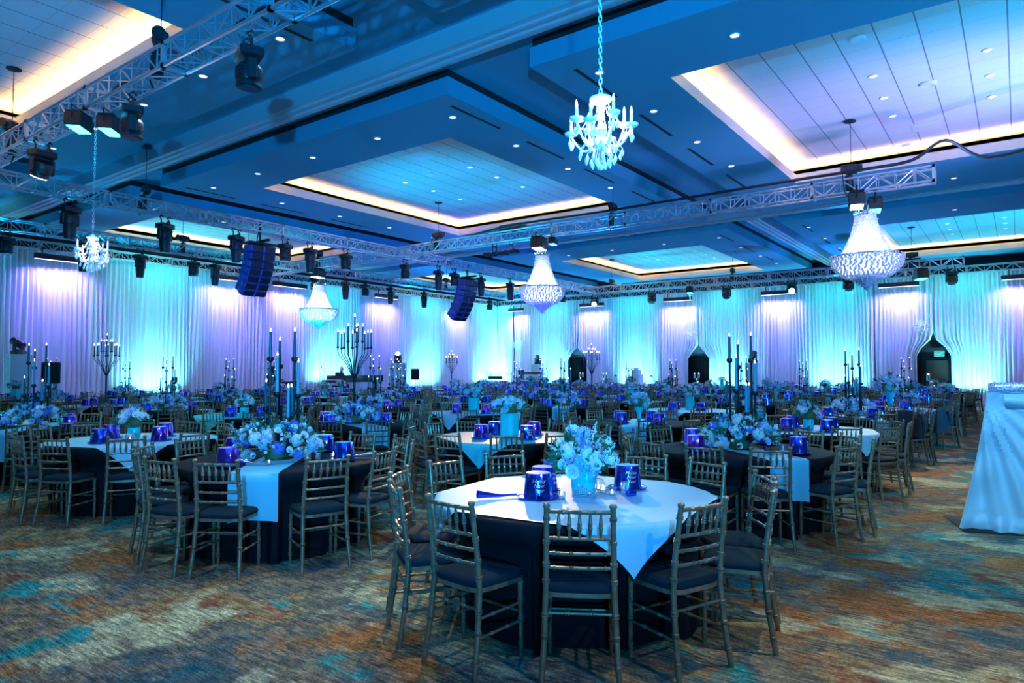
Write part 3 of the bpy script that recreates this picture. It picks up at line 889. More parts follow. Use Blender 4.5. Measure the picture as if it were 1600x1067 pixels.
big_chandelier(16.85, 2.68, 3.45, 1.46, 1.62, 'largest basket-shaped crystal chandelier, hanging nearest the aisle', 5.15)
big_chandelier(16.85, 11.39, 3.36, 1.36, 1.68, 'basket-shaped crystal chandelier hanging over the middle of the room', 5.2)
big_chandelier(16.85, 21.9, 3.28, 1.46, 1.66, 'smallest-looking basket crystal chandelier, at the stage end of the truss', 5.2)
# pin lights aimed at the big chandeliers from the floods
for (x, y, zb) in ((16.85, 2.68, 3.45), (16.85, 11.39, 3.36), (16.85, 21.9, 3.28)):
    for dx, dy in ((-1.3, -.8), (-1.3, .9)):
        light('SPOT', 'chandelier_pin', (x + dx * .9, y + dy, 5.5), 60, (.9, .97, 1), (x, y, zb + .75), spot_size=.9, spot_blend=.6, shadow_soft_size=.05)

M_acryl = mat('white_crystal', (.95, .96, .98), .15, spec=1)


def small_proto():
    e = empty('crystal_chandelier')
    n = 8; Rr = .235
    b = MB()
    b.lathe([(.07, .245), (.085, .26), (.085, .275), (.03, .29), (.02, .31)], 14)
    b.lathe([(.022, -.12), (.05, -.10), (.06, -.06), (.03, -.03), (.045, 0), (.05, .03), (.025, .06), (.02, .1), (.028, .12), (.024, .16), (.035, .2), (.02, .25)], 12)
    b.build('column', M_acryl, e)
    for k in range(n):
        a = 2 * PI * k / n + .2; ca, sa = math.cos(a), math.sin(a)
        up = .03 if k % 2 else -.03
        rr_ = Rr * (1 if k % 2 == 0 else .85)
        arm = MB()
        pts = []
        for j in range(13):
            t = j / 12; r = .03 + (rr_ - .03) * t; z = -.02 - .11 * math.sin(PI * t * 1.05) * (1 - .25 * t) + (.05 + up) * t * t
            pts.append((r * ca, r * sa, z))
        arm.tube(pts, .0085, 6)
        ex, ey, ez = pts[-1]
        arm.lathe([(.012, 0), (.045, .012), (.052, .03), (.03, .022)], 12, (ex, ey, ez))
        arm.lathe([(.012, .02), (.012, .10)], 8, (ex, ey, ez))
        ar = arm.build('arm', M_acryl, e)
        MB().lathe([(.007, .10), (.012, .115), (.012, .13), (.004, .165)], 8, (ex, ey, ez)).build('bulb', mat('clear_bulb', (.85, .8, .75), .15, emit=(1, .8, .6), es=.5), ar)
        dr = MB()
        for (dr_, dz) in ((.03, -.03), (-.03, -.03), (0, -.05)):
            x_, y_ = ex + dr_ * sa, ey - dr_ * ca
            dr.tube([(x_, y_, ez + .015), (x_, y_, ez + dz)], .0025, 4)
            dr.lathe([(.002, 0), (.014, -.025), (.010, -.045), (.002, -.06)], 6, (x_, y_, ez + dz))
        q = 6
        for j in range(q):     # swag
            t = j / q; p = Vector(pts[-1]).lerp(Vector((0.06 * ca, .06 * sa, .22)), t); p.z -= .05 * math.sin(PI * t)
            dr.sphere(p, .008, 5, 4)
        dr.tube([(ex + .03 * sa, ey - .03 * ca, ez + .014), (ex, ey, ez + .016), (ex - .03 * sa, ey + .03 * ca, ez + .014)], .003, 4)
        dr.tube([Vector(pts[-1]).lerp(Vector((0.06 * ca, .06 * sa, .22)), j / 6) - Vector((0, 0, .05 * math.sin(PI * j / 6))) for j in range(7)], .003, 4)
        dr.build('pendant', M_acryl, e)
    lo = MB()
    for ring, m_, z in ((.11, 10, -.16), (.07, 8, -.19), (.16, 10, -.12)):
        for k in range(m_):
            a = 2 * PI * k / m_
            lo.lathe([(.002, 0), (.014, -.03), (.010, -.05), (.002, -.065)], 6, (ring * math.cos(a), ring * math.sin(a), z))
            lo.tube([(ring * math.cos(a), ring * math.sin(a), z), (ring * .5 * math.cos(a), ring * .5 * math.sin(a), z + .1)], .003, 4)
    lo.sphere((0, 0, -.25), .024, 8, 6); lo.tube([(0, 0, -.12), (0, 0, -.24)], .004, 4)
    lo.build('lower_drops', M_acryl, e)
    return e


SP = small_proto()
sp_used = False
for (x, y, z, l, top) in ((4.53, 2.52, 3.4, 'small white crystal chandelier on a long chain, closest to the viewer', 5.6), (4.53, 11.4, 3.37, 'small crystal chandelier hung on a long chain under two cyan floodlights', 5.3),
                          (30.9, 22.6, 3.05, 'tiny distant crystal chandelier above the shelving racks', 5.6), (30.9, 12.45, 3.2, 'tiny distant crystal chandelier above the middle doorway', 5.6), (30.9, 3.05, 3.25, 'tiny distant crystal chandelier above the exit doorway', 5.2)):
    o = SP if not sp_used else copy_tree(SP); sp_used = True
    o.location = (x, y, z); s = 1.02 if x < 10 else 1.15; o.scale = (s, s, s)
    tag(o, l, 'chandelier', 'small crystal chandeliers')
    ch = MB(); zz = .3; i = 0
    while zz < (top - z) / s:
        a, b_ = (.028, .008) if i % 2 else (.008, .028)

        ch.tube([(-a / 2, -b_ / 2, zz), (-a / 2, -b_ / 2, zz + .045), (a / 2, b_ / 2, zz + .045), (a / 2, b_ / 2, zz), (-a / 2, -b_ / 2, zz)], .004, 4, False)
        zz += .04; i += 1
    # drop filler quads
    ch.build('chain', M_acryl, o, smooth=False)
    light('POINT', 'small_chandelier_lamp', (x, y, z + .1), 15 if x < 10 else 4, (.9, .95, 1), shadow_soft_size=.1)
light('SPOT', 'chandelier_pin', (3.2, 0.6, 5.5), 100, (.92, .97, 1), (4.53, 2.52, 3.4), spot_size=.32, spot_blend=.5, shadow_soft_size=.05)
light('SPOT', 'chandelier_pin', (4.3, 9.2, 5.5), 90, (.92, .97, 1), (4.53, 11.4, 3.4), spot_size=.35, spot_blend=.5, shadow_soft_size=.05)

#PART2

# cable bundle clamped under the mid-room truss
cbm = MB()
for q in range(14):
    rq = random.Random(q); y0 = 12.3 + rq.uniform(-.1, .2); y1 = 13.5 + rq.uniform(-.2, .2)
    cbm.tube([(16.85 + rq.uniform(-.12, .12), y0 + (y1 - y0) * k / 6, 5.28 + rq.uniform(-.06, .06)) for k in range(7)], .022, 5)
for y in (12.55, 13.2):
    for dx in (-.1, .1): cbm.tube([(16.85 + dx, y, 5.3), (16.85 + dx, y, 5.62)], .015, 6); cbm.tube([(16.85 - .1, y, 5.5), (16.85 + .1, y, 5.5)], .02, 6)
tag(cbm.build('cable_bundle', M_blk), 'black bundle of cables clamped under the mid-room truss beside the middle chandelier', 'cable bundle')

# ------------------------------------------------------------------ chairs
def ringed(b, pts, r, rings, n=10, bump=.0045):
    P = [Vector(p) for p in pts]
    ds = [0]
    for i in range(1, len(P)): ds.append(ds[-1] + (P[i] - P[i - 1]).length)
    T = ds[-1]
    ks = [(d, 0) for d in ds]
    for q in rings:
        q *= T
        ks += [(q - .0065, 0), (q - .004, 1), (q + .004, 1), (q + .0065, 0)]
    ks = sorted((d, k) for d, k in ks if 0 <= d <= T)
    out = []; rad = []; last = -1
    for d, k in ks:
        if d - last < 5e-4: continue
        last = d
        i = max(j for j in range(len(ds)) if ds[j] <= d + 1e-9); i = min(i, len(P) - 2)
        t = (d - ds[i]) / max(ds[i + 1] - ds[i], 1e-9)
        out.append(P[i].lerp(P[i + 1], t)); rad.append(r(d / T) + bump * k if callable(r) else r + bump * k)
    b.tube(out, rad, n)


POST = lambda s: [(s * .197, -.238, 0), (s * .185, -.203, .22), (s * .177, -.182, .45), (s * .174, -.195, .62), (s * .170, -.236, .895)]


def cushion(b, n=10):
    prof = [(.97, 0), (1.0, .012), (1.0, .024), (.95, .038), (.8, .047), (.4, .052), (.02, .053)]

    def outl(k, m):
        a = 2 * PI * k / m; c, s_ = math.cos(a), math.sin(a)
        e = .45
        return math.copysign(abs(c) ** e, c), math.copysign(abs(s_) ** e, s_)
    m = 28; vs = []; fs = []
    for q, z in prof:
        for k in range(m):
            x, y = outl(k, m)
            wdt = .198 + .008 * y
            vs.append((x * wdt * q, -.012 + y * .192 * q, .452 + z))
    for i in range(len(prof) - 1):
        for k in range(m):
            j = (k + 1) % m; fs.append((i * m + k, i * m + j, (i + 1) * m + j, (i + 1) * m + k))
    fs.append(tuple(range(m - 1, -1, -1))); fs.append(tuple(range((len(prof) - 1) * m, len(prof) * m)))
    b.add(vs, fs)


def rail_pts(z, w, y, bow=.012, n=7):
    return [(-w + 2 * w * i / (n - 1), y - bow * (1 - (2 * i / (n - 1) - 1) ** 2), z) for i in range(n)]


def chair_full():
    e = empty('chiavari_chair')
    for s in (-1, 1):
        b = MB()
        ringed(b, POST(s), lambda t: .0165 - .003 * abs(t - .45), [.09, .105, .25, .265, .37, .385, .56, .575, .66, .675, .79, .805, .93, .945], 12)
        b.lathe([(.013, 0), (.019, .004), (.02, .016), (.014, .024), (.004, .027)], 12, (s * .170, -.238, .893))
        b.build('back_leg', M_frame, e)
        b = MB()
        ringed(b, [(s * .172, .156, 0), (s * .172, .154, .2), (s * .17, .15, .445)], lambda t: .0125 + .004 * t, [.16, .2, .45, .49, .68, .72, .93], 12)
        b.build('front_leg', M_frame, e)
    # seat frame
    b = MB(); pr = []
    for k in range(28):
        a = 2 * PI * k / 28; c, s_ = math.cos(a), math.sin(a)
        x, y = math.copysign(abs(c) ** .4, c), math.copysign(abs(s_) ** .4, s_); pr.append((x * (.195 + .008 * y), -.012 + y * .19))
    b.prism(pr, .428, .452); b.build('seat_frame', M_frame, e)
    c = MB(); cushion(c); c.build('seat_cushion', M_cush, e)
    ringed_r = lambda z, w, y, r=.0095: ringed
    b = MB(); ringed(b, rail_pts(.876, .168, -.233), .0115, [.25, .5, .75], 8, .002); b.build('crest_rail', M_frame, e)
    for z, y, w in ((.735, -.211, .171), (.655, -.199, .172), (.58, -.191, .173)):
        b = MB(); ringed(b, rail_pts(z, w, y, .014), .0095, [.12, .36, .38, .62, .64, .88], 8, .003); b.build('back_rail', M_frame, e)
    for i in range(5):
        x = (-.108 + .054 * i)
        b = MB(); yb = -.211 - .014 * (1 - (x / .171) ** 2)
        yt = -.233 - .012 * (1 - (x / .168) ** 2)
        ringed(b, [(x, yb, .737), (x, (yb + yt) / 2, .80), (x, yt, .870)], lambda t: .006 + .0045 * math.sin(PI * t), [.42, .5, .58], 8, .0025)
        b.build('spindle', M_frame, e)

    def st(p, q, z=0):
        b = MB(); ringed(b, [p, q], .0078, [.3, .34, .66, .7], 8, .003); b.build('stretcher', M_frame, e)
    for s in (-1, 1):
        st((s * .182, -.195, .30), (s * .172, .153, .30)); st((s * .186, -.207, .20), (s * .172, .154, .20))
    st((-.181, -.19, .345), (.181, -.19, .345)); st((-.172, .154, .25), (.172, .154, .25))
    st((-.18, -.2, .42), (0, .0, .40)) if 0 else None
    return e


def chair_mesh(b, n=5, detail=1):
    """lighter chair geometry: frame k=0, cushion k=1"""
    b.k = 0
    for s in (-1, 1):
        if detail: ringed(b, POST(s), .0155, [.1, .26, .38, .57, .67, .8, .94], n)
        else: b.tube(POST(s), .0165, 4)
        b.tube([(s * .172, .156, 0), (s * .17, .15, .44)], .0145, n if detail else 4)
        b.tube([(s * .182, -.195, .3), (s * .172, .153, .3)], .008, 4, False); b.tube([(s * .186, -.207, .2), (s * .172, .154, .2)], .008, 4, False)
        b.sphere((s * .170, -.238, .905), .019, 5, 3)
    for z, y, w in ((.876, -.237, .168), (.735, -.216, .171), (.655, -.204, .172), (.58, -.196, .173)):
        b.tube([(-w, y + .01, z), (0, y - .004, z), (w, y + .01, z)], .0105, 4, False)
    for i in range(5):
        x = (-.108 + .054 * i); b.tube([(x, -.22, .735), (x, -.23, .8), (x, -.241, .876)], [.006, .0105, .006], 4, False)
    b.tube([(-.181, -.19, .345), (.181, -.19, .345)], .008, 4, False); b.tube([(-.172, .154, .25), (.172, .154, .25)], .008, 4, False)
    b.box((0, -.012, .44), (.385, .37, .024))
    b.k = 1
    b.bbox((0, -.012, .476), (.39, .37, .048), .018)


CH_FULL = chair_full()
mb = MB(); chair_mesh(mb, 6, 1)
midF = MB(); midF.v, midF.f, midF.m = mb.v, mb.f, mb.m


def split_mid():
    e = empty('chiavari_chair')
    for k, nm, m in ((0, 'frame', M_frame), (1, 'seat_cushion', M_cush)):
        b = MB(); idx = {}
        for f, q in zip(mb.f, mb.m):
            if q != k: continue
            nf = []
            for i in f:
                if i not in idx: idx[i] = len(b.v); b.v.append(mb.v[i])
                nf.append(idx[i])
            b.f.append(tuple(nf)); b.m.append(0)
        b.build(nm, m, e)
    return e


CH_MID = split_mid()
lowb = MB(); chair_mesh(lowb, 4, 0)
CH_FAR = lowb.build('chiavari_chair', [M_frame, M_cush], smooth=False)
LOWV, LOWF, LOWM = lowb.v, lowb.f, lowb.m
chair_used = {}


def chair(level, x, y, rz, label, group='bronze chiavari chairs around the round tables'):
    src = {'full': CH_FULL, 'mid': CH_MID, 'far': CH_FAR}[level]
    o = src if level not in chair_used else copy_tree(src); chair_used[level] = 1
    o.location = (x, y, 0); o.rotation_euler = (0, 0, rz)
    return tag(o, label, 'chair', group)


# ------------------------------------------------------------------ flowers
def frame_of(nrm):
    n = Vector(nrm).normalized(); u = n.orthogonal().normalized(); return u, n.cross(u), n


def rose(b, c, r, nrm, rr=R, lo=False):
    u, v, n = frame_of(nrm); c = Vector(c)
    rings = [(3, .28, .95, .25), (4, .55, .8, .12), (5, .85, .5, -.05), (6, 1.05, .15, -.25)] if not lo else [(3, .4, .9, .2), (5, .95, .4, -.1)]
    for m, rad, up, lowz in rings:
        a0 = rr.uniform(0, 6)
        for k in range(m):
            a = a0 + 2 * PI * k / m; half = PI / m * 1.35
            vs = []
            for i in range(4):
                for j in range(3):
                    aa = a + half * (i / 1.5 - 1); t = j / 2
                    q = rad * (.45 + .55 * t ** .6) * (1 + .10 * t * t * (1 if rad > .6 else -1)); zz = lowz + (up - lowz) * t - .12 * abs(i / 1.5 - 1) ** 2 * t
                    vs.append(c + (u * math.cos(aa) + v * math.sin(aa)) * (q * r) + n * (zz * r))
            b.add(vs, [(i * 3 + j, (i + 1) * 3 + j, (i + 1) * 3 + j + 1, i * 3 + j + 1) for i in range(3) for j in range(2)])
    b.sphere(c + n * (r * .3), r * .25, 6, 4)


def floret(b, c, r, nrm, rr=R):
    u, v, n = frame_of(nrm); c = Vector(c); a0 = rr.uniform(0, 1.5)
    vs = [c]; fs = []
    for k in range(4):
        a = a0 + k * PI / 2
        d0 = u * math.cos(a - .5) + v * math.sin(a - .5); d1 = u * math.cos(a) + v * math.sin(a); d2 = u * math.cos(a + .5) + v * math.sin(a + .5)
        i = len(vs); vs += [c + d0 * r * .75 + n * r * .25, c + d1 * r * 1.1 + n * r * .1, c + d2 * r * .75 + n * r * .25]
        fs.append((0, i, i + 1, i + 2))
    b.add(vs, fs)


def hydrangea(b, c, r, m=60, rr=R):
    c = Vector(c)
    b.sphere(c, r * .6, 8, 6)
    for i in range(m):
        z = 1 - 2 * (i + .5) / m; q = math.sqrt(1 - z * z); a = i * 2.39996
        d = Vector((q * math.cos(a), q * math.sin(a), z))
        floret(b, c + d * r * rr.uniform(.72, 1.1), r * .27, d + Vector((rr.uniform(-.3, .3), rr.uniform(-.3, .3), rr.uniform(-.3, .3))), rr)


def spike(b, p, d, ln, rr=R, r=.016):
    p = Vector(p); u, v, n = frame_of(d)
    b.tube([p, p + n * ln], [.003, .0015], 4)
    m = int(ln / .011)
    for i in range(m):
        t = i / m; a = i * 2.4; q = r * (1.15 - .75 * t)
        dd = u * math.cos(a) + v * math.sin(a)
        floret(b, p + n * (ln * (.15 + .85 * t)) + dd * q, q * .9, dd + n * .3, rr)


def leaf(b, p, d, ln, wd, rr=R):
    p = Vector(p); u, v, n = frame_of(d); a = rr.uniform(0, 6); s = u * math.cos(a) + v * math.sin(a); w_ = n.cross(s)
    vs = [p, p + n * ln * .35 + s * wd * .5 + w_ * wd * .15, p + n * ln * .75 + s * wd * .38 + w_ * wd * .1, p + n * ln - w_ * ln * .12, p + n * ln * .75 - s * wd * .38 + w_ * wd * .1,
          p + n * ln * .35 - s * wd * .5 + w_ * wd * .15, p + n * ln * .4, p + n * ln * .75]
    b.add(vs, [(0, 1, 6), (1, 2, 7, 6), (2, 3, 7), (0, 6, 5), (5, 6, 7, 4), (4, 7, 3)])


def lush(e, seed, rx=.40, h=.30, cols=None, sep=True, z0=0.0, nro=28, nhy=22, nsp=16, nfil=60):
    """wide dome arrangement, every bloom its own part"""
    rr = random.Random(seed)
    cols = cols or [M_white, M_white, M_white, M_pale, M_teal, M_blue]
    g = MB(); g.lathe([(rx * .26, .0), (rx * .28, .03), (rx * .24, .08), (rx * .1, .11)], 16, (0, 0, z0)); g.build('floral_base', M_leaf, e)
    f = MB()
    pts = []
    for i in range(nro + nhy + nfil + 50):
        a = rr.uniform(0, 2 * PI); el = math.asin(rr.uniform(.0, 1))
        d = Vector((math.cos(a) * math.cos(el), math.sin(a) * math.cos(el), math.sin(el)))
        pts.append((d, Vector((d.x * rx, d.y * rx, z0 + .06 + d.z * h * .85))))
    chosen = []

    def pick(mind):
        for _ in range(60):
            d, p = rr.choice(pts)
            if all((p - q).length > mind for q in chosen): chosen.append(p); return d, p
        d, p = rr.choice(pts); return d, p
    for i in range(nhy):
        d, p = pick(.1); b = MB(); hydrangea(b, p * 1, rr.uniform(.045, .065), 80, rr); b.build('hydrangea', rr.choice(cols + [M_pale, M_blue, M_teal]), e, smooth=False)
    for i in range(nro):
        d, p = pick(.075); b = MB(); rose(b, p + d * .035, rr.uniform(.026, .038), d, rr); b.build('rose', rr.choice([cols[0], cols[1], cols[2], M_pale]), e)
    for i in range(nsp):
        a = rr.uniform(0, 2 * PI); t = rr.uniform(.2, .9); d = Vector((math.cos(a) * t, math.sin(a) * t, 1)); b = MB()
        spike(b, Vector((math.cos(a) * rx * t * .8, math.sin(a) * rx * t * .8, z0 + h * .5)), d, rr.uniform(.16, .26), rr); b.build('delphinium', rr.choice([M_pale, M_blue, M_pale, M_teal]), e, smooth=False)
    fb = MB()
    for i in range(200):
        d, p = rr.choice(pts); leaf(fb, Vector((p.x, p.y, p.z)) * .97, d + Vector((rr.uniform(-.4, .4), rr.uniform(-.4, .4), rr.uniform(-.2, .4))), rr.uniform(.06, .12), .04, rr)
    fb.v = [(p[0], p[1], max(p[2], .001)) for p in fb.v]
    o = fb.build('foliage', M_leaf, e, smooth=False)
    fl = MB()
    for i in range(nfil * 9):
        d, p = rr.choice(pts); floret(fl, p * rr.uniform(1.0, 1.14), .014, d, rr)
    fl.build('filler_blossom', M_white, e, smooth=False)


def lush_low(seed, rx=.4, h=.3, cols=(0, 0, 1, 2)):
    rr = random.Random(seed)
    ms = [M_white, M_pale, M_blue, M_teal, M_leaf]
    b = MB(); b.k = 4; b.lathe([(rx * .3, 0), (rx * .32, h * .2), (rx * .28, h * .4), (.02, h * .45)], 10)
    for i in range(64):
        a = rr.uniform(0, 2 * PI); el = math.asin(rr.uniform(.0, 1)); d = Vector((math.cos(a) * math.cos(el), math.sin(a) * math.cos(el), math.sin(el)))
        p = Vector((d.x * rx, d.y * rx, .05 + d.z * h * .9)); b.k = rr.choice([0, 0, 0, 1, 1, 2, 3])
        if i % 3: rose(b, p, rr.uniform(.035, .055), d, rr, lo=True)
        else: hydrangea(b, p, rr.uniform(.05, .07), 24, rr)
    for i in range(7):
        a = rr.uniform(0, 2 * PI); t = rr.uniform(.2, .9); b.k = rr.choice([1, 2])
        spike(b, (math.cos(a) * rx * t * .7, math.sin(a) * rx * t * .7, h * .6), (math.cos(a) * t, math.sin(a) * t, 1), rr.uniform(.12, .2), rr, .02)
    b.k = 4
    for i in range(40):
        a = rr.uniform(0, 2 * PI); el = math.asin(rr.uniform(.0, 1)); d = Vector((math.cos(a) * math.cos(el), math.sin(a) * math.cos(el), math.sin(el)))
        leaf(b, Vector((d.x * rx, d.y * rx, .05 + d.z * h * .8)), d, .09, .045, rr)
    b.v = [(p[0], p[1], max(p[2], .001)) for p in b.v]
    return b, ms


def vase_proto(kind, seed, near=False):
    """kind: 'low' rounded vase, 'tall' tall square vase, 'stem' slim pedestal"""
    rr = random.Random(seed)
    e = empty('flower_vase')
    v = MB()
    if kind == 'low':
        def sq(r, z, a): return r / max(abs(math.cos(a)) ** 4 + abs(math.sin(a)) ** 4, .3) ** .18
        v.lathe([(.05, 0), (.068, .01), (.072, .06), (.072, .13), (.066, .145), (.06, .14), (.06, .03)], 28, fn=sq, caps=True); H = .15; br = .15
    elif kind == 'tall':
        def sq(r, z, a): return r / max(abs(math.cos(a)) ** 8 + abs(math.sin(a)) ** 8, .2) ** .125
        v.lathe([(.07, 0), (.078, .006), (.078, .29), (.07, .295), (.07, .05)], 32, fn=sq); H = .3; br = .14
    else:
        v.lathe([(.05, 0), (.052, .006), (.03, .02), (.035, .14), (.085, .24), (.09, .25), (.08, .245)], 24); H = .25; br = .17
    v.build('vase', M_vase, e)
    if near:
        pts = []
        for i in range(160):
            a = rr.uniform(0, 2 * PI); el = math.asin(rr.uniform(-.15, 1)); d = Vector((math.cos(a) * math.cos(el), math.sin(a) * math.cos(el), math.sin(el)))
            pts.append((d, Vector((d.x * br * 1.15, d.y * br * 1.15, H + .05 + d.z * br * 1.15))))
        ch = []

        def pick(m_):
            for _ in range(80):
                d, p = rr.choice(pts)
                if all((p - q).length > m_ for q in ch): ch.append(p); return d, p
            return rr.choice(pts)
        b = MB(); hydrangea(b, (0, 0, H + .05), br * .72, 90, rr); b.build('hydrangea', M_pale, e, smooth=False)
        for i in range(6):
            d, p = pick(.09); b = MB(); hydrangea(b, p, .05, 60, rr); b.build('hydrangea', rr.choice([M_white, M_white, M_pale]), e, smooth=False)
        # two feature roses face the viewer as in the photo
        for p, r_, nn in ((Vector((-.115, -.085, H + .095)), .043, (-1, -.75, .1)), (Vector((-.04, .06, H + .235)), .042, (-.6, .1, 1)), (Vector((-.135, .02, H - .0)), .04, (-1, .0, -.1))):
            b = MB(); rose(b, p, r_, nn, rr); b.build('rose', M_white, e)
        for i in range(5):
            d, p = pick(.07); b = MB(); rose(b, p + d * .02, .03, d, rr); b.build('rose', M_white, e)
        for i in range(7):
            d, p = pick(.05); b = MB(); spike(b, p * .9, d + Vector((0, 0, .5)), .12, rr, .014); b.build('delphinium', rr.choice([M_blue, M_pale, M_white, M_blue]), e, smooth=False)
        f = MB()
        for i in range(120):
            d, p = rr.choice(pts); leaf(f, p * .93, d + Vector((rr.uniform(-.6, .6), rr.uniform(-.6, .6), rr.uniform(-.4, .6))), rr.uniform(.05, .09), .034, rr)
        f.build('foliage', M_leaf, e, smooth=False)
        f = MB()
        for i in range(150):
            d, p = rr.choice(pts); floret(f, p * 1.0 + d * rr.uniform(.0, .045), .010, d, rr)
        f.build('filler_blossom', M_white, e, smooth=False)
    else:
        b = MB(); ms = [M_white, M_teal, M_pale, M_leaf, M_pink]
        mainc = {0: [0, 0, 0, 2], 1: [1, 1, 1, 2], 2: [0, 2, 2, 1], 3: [0, 4, 0, 4]}[seed % 4]
        for i in range(20):
            a = rr.uniform(0, 2 * PI); el = math.asin(rr.uniform(-.1, 1)); d = Vector((math.cos(a) * math.cos(el), math.sin(a) * math.cos(el), math.sin(el)))
            p = Vector((d.x * br, d.y * br, H + .05 + d.z * br)); b.k = rr.choice(mainc)
            if i % 2: rose(b, p, .042, d, rr, lo=True)
            else: hydrangea(b, p, .055, 26, rr)
        b.k = 3
        b.sphere((0, 0, H + .04), br * .6, 8, 6)
        for i in range(30):
            a = rr.uniform(0, 2 * PI); el = math.asin(rr.uniform(-.2, 1)); d = Vector((math.cos(a) * math.cos(el), math.sin(a) * math.cos(el), math.sin(el)))
            leaf(b, Vector((d.x * br, d.y * br, H + .05 + d.z * br)), d, .08, .04, rr)
        b.build('bouquet', ms, e, smooth=False)
    return e


# ------------------------------------------------------------------ candelabra
def candle_cluster(seed, thick=1.0):
    """floor of a floral table: slim black pillar holders with tapers at staggered heights"""
    e = empty('candelabra')
    st = MB(); st.lathe([(.13, 0), (.13, .012), (.05, .02), (.02, .03)], 20); st.build('base', M_blk2, e)
    spots = [(0, 0, 0.0, None), (-.03, .105, .93, .26), (.02, -.115, .93, .27), (.08, .02, .86, .25), (-.09, .04, .60, .36), (-.02, -.15, .58, .32), (.06, .14, .45, .26), (-.1, -.06, .36, .3), (.1, -.09, .36, .3)]
    m = MB(); m.tube([(0, 0, 0), (0, 0, .5)], .014 * thick, 8); m.build('stem', M_blk2, e)
    for i, (x, y, z, ln) in enumerate(spots[1:]):
        s = MB(); s.tube([(x * .35, y * .35, .02), (x, y, .12), (x, y, z)], .012 * thick, 8)
        for q in (.45, .75): s.lathe([(.013, -.012), (.019, -.008), (.019, .008), (.013, .012)], 10, (x, y, z * q))
        s.build('stem', M_blk2, e)
        MB().lathe([(.012, -.02), (.03, -.005), (.033, .012), (.028, .03), (.02, .03), (.02, .005)], 14, (x, y, z)).build('candle_cup', M_blk2, e)
        c = MB(); c.lathe([(.0165 * thick, .0), (.0125 * thick, ln), (.004, ln + .006)], 12, (x, y, z + .005)); co = c.build('candle', M_candle if ln < .29 else M_cand2, e)
        MB().lathe([(.002, 0), (.007, .010), (.005, .02), (.001, .034)], 8, (x, y, z + ln + .010)).build('flame', M_flame, co)
    return e


def tree(n=14, h=1.55, spread=.26):
    e = empty('candelabra_tree')
    b = MB(); b.lathe([(.14, 0), (.14, .012), (.04, .02), (.012, .03)], 20); b.build('base', M_blk2, e)
    for k in range(5):
        a = 2 * PI * k / 5; MB().tube([(.012 * math.cos(a), .012 * math.sin(a), 0), (.018 * math.cos(a), .018 * math.sin(a), h * .5)], .007, 6).build('rod', M_blk2, e)
    MB().lathe([(.03, -.02), (.035, 0), (.03, .02)], 12, (0, 0, h * .48)).build('collar', M_blk2, e)
    for i in range(n):
        if i == 0: r, z, a = .0, h * .93, 0
        elif i < 6: r, z, a = spread * .48, h * .83, i * 2 * PI / 5
        else: r, z, a = spread, h * .76 + (.015 if i % 2 else 0), (i - 6) * 2 * PI / (n - 6) + .2
        ca, sa = math.cos(a), math.sin(a)
        ar = MB(); ar.tube([(.015 * ca, .015 * sa, h * .45), (r * .5 * ca, r * .5 * sa, h * .61), (r * .96 * ca, r * .96 * sa, h * .70), (r * ca, r * sa, max(h * .72, z - .06)), (r * ca, r * sa, z)], .006, 6)
        ao = ar.build('arm', M_blk2, e)
        MB().lathe([(.008, -.015), (.022, 0), (.024, .016), (.016, .016)], 10, (r * ca, r * sa, z)).build('candle_cup', M_blk2, ao)
        c = MB(); c.lathe([(.013, 0), (.011, .24), (.003, .245)], 10, (r * ca, r * sa, z + .005)); c.build('candle', M_candle, ao)
        MB().lathe([(.003, 0), (.010, .012), (.007, .026), (.001, .045)], 8, (r * ca, r * sa, z + .252)).build('flame', M_flame, ao)
    return e


def glass_cluster():
    e = empty('glass_candle_stand')
    for x, y, z in ((0, 0, .25), (.1, .05, .5), (-.07, .09, .5), (.02, -.1, .12)):
        MB().lathe([(.05, 0), (.05, .008), (.012, .02), (.012, z)], 12, (x, y, 0)).build('stem', M_blk2, e)
        MB().lathe([(.042, 0), (.042, .24), (.039, .24), (.039, .01)], 16, (x, y, z)).build('glass_tube', M_glass, e)
        MB().lathe([(.022, 0), (.022, .17), (.004, .175)], 12, (x, y, z + .01)).build('candle', M_cand2, e)
        MB().lathe([(.003, 0), (.010, .012), (.007, .026), (.001, .045)], 8, (x, y, z + .19)).build('flame', M_flame, e)
    return e


# ------------------------------------------------------------------ hats, horns, small things
def hat(m, text=False):
    e = empty('party_top_hat')
    b = MB(); b.lathe([(.098, .008), (.094, .03), (.082, .16), (.079, .163), (.02, .162)], 72, fn=lambda r, z, a: r * (1 + .012 * math.sin(18 * a) * math.sin(5 * a))); b.build('crown', m, e)
    b = MB(); b.lathe([(.09, .004), (.11, .0), (.125, .003), (.132, .010), (.125, .008), (.11, .006), (.09, .009)], 32, fn=lambda r, z, a: r * (1 + .06 * math.cos(2 * a))); b.build('brim', m, e)
    if text:
        for body, zc, s in (('Happy', .118, .034), ('New', .088, .034), ('Year', .058, .034)):
            cu = bpy.data.curves.new('t', 'FONT'); cu.body = body; cu.size = s; cu.align_x = 'CENTER'; cu.align_y = 'CENTER'; cu.shear = .35; cu.resolution_u = 3
            t = bpy.data.objects.new('t', cu); COL.objects.link(t)
            bpy.context.view_layer.update()
            dg = bpy.context.evaluated_depsgraph_get()
            me = bpy.data.meshes.new_from_object(t.evaluated_get(dg)); bpy.data.objects.remove(t)
            for v in me.vertices:
                x, y = v.co.x, v.co.y; z = zc + y
                r = .0955 - .0135 * (z - .02) / .14 + .0010
                a = x / r
                v.co = (r * math.sin(a), -r * math.cos(a), z)
            me.materials.append(M_ink); me.name = 'lettering'
            o = bpy.data.objects.new('lettering', me); COL.objects.link(o); o.parent = e
    return e


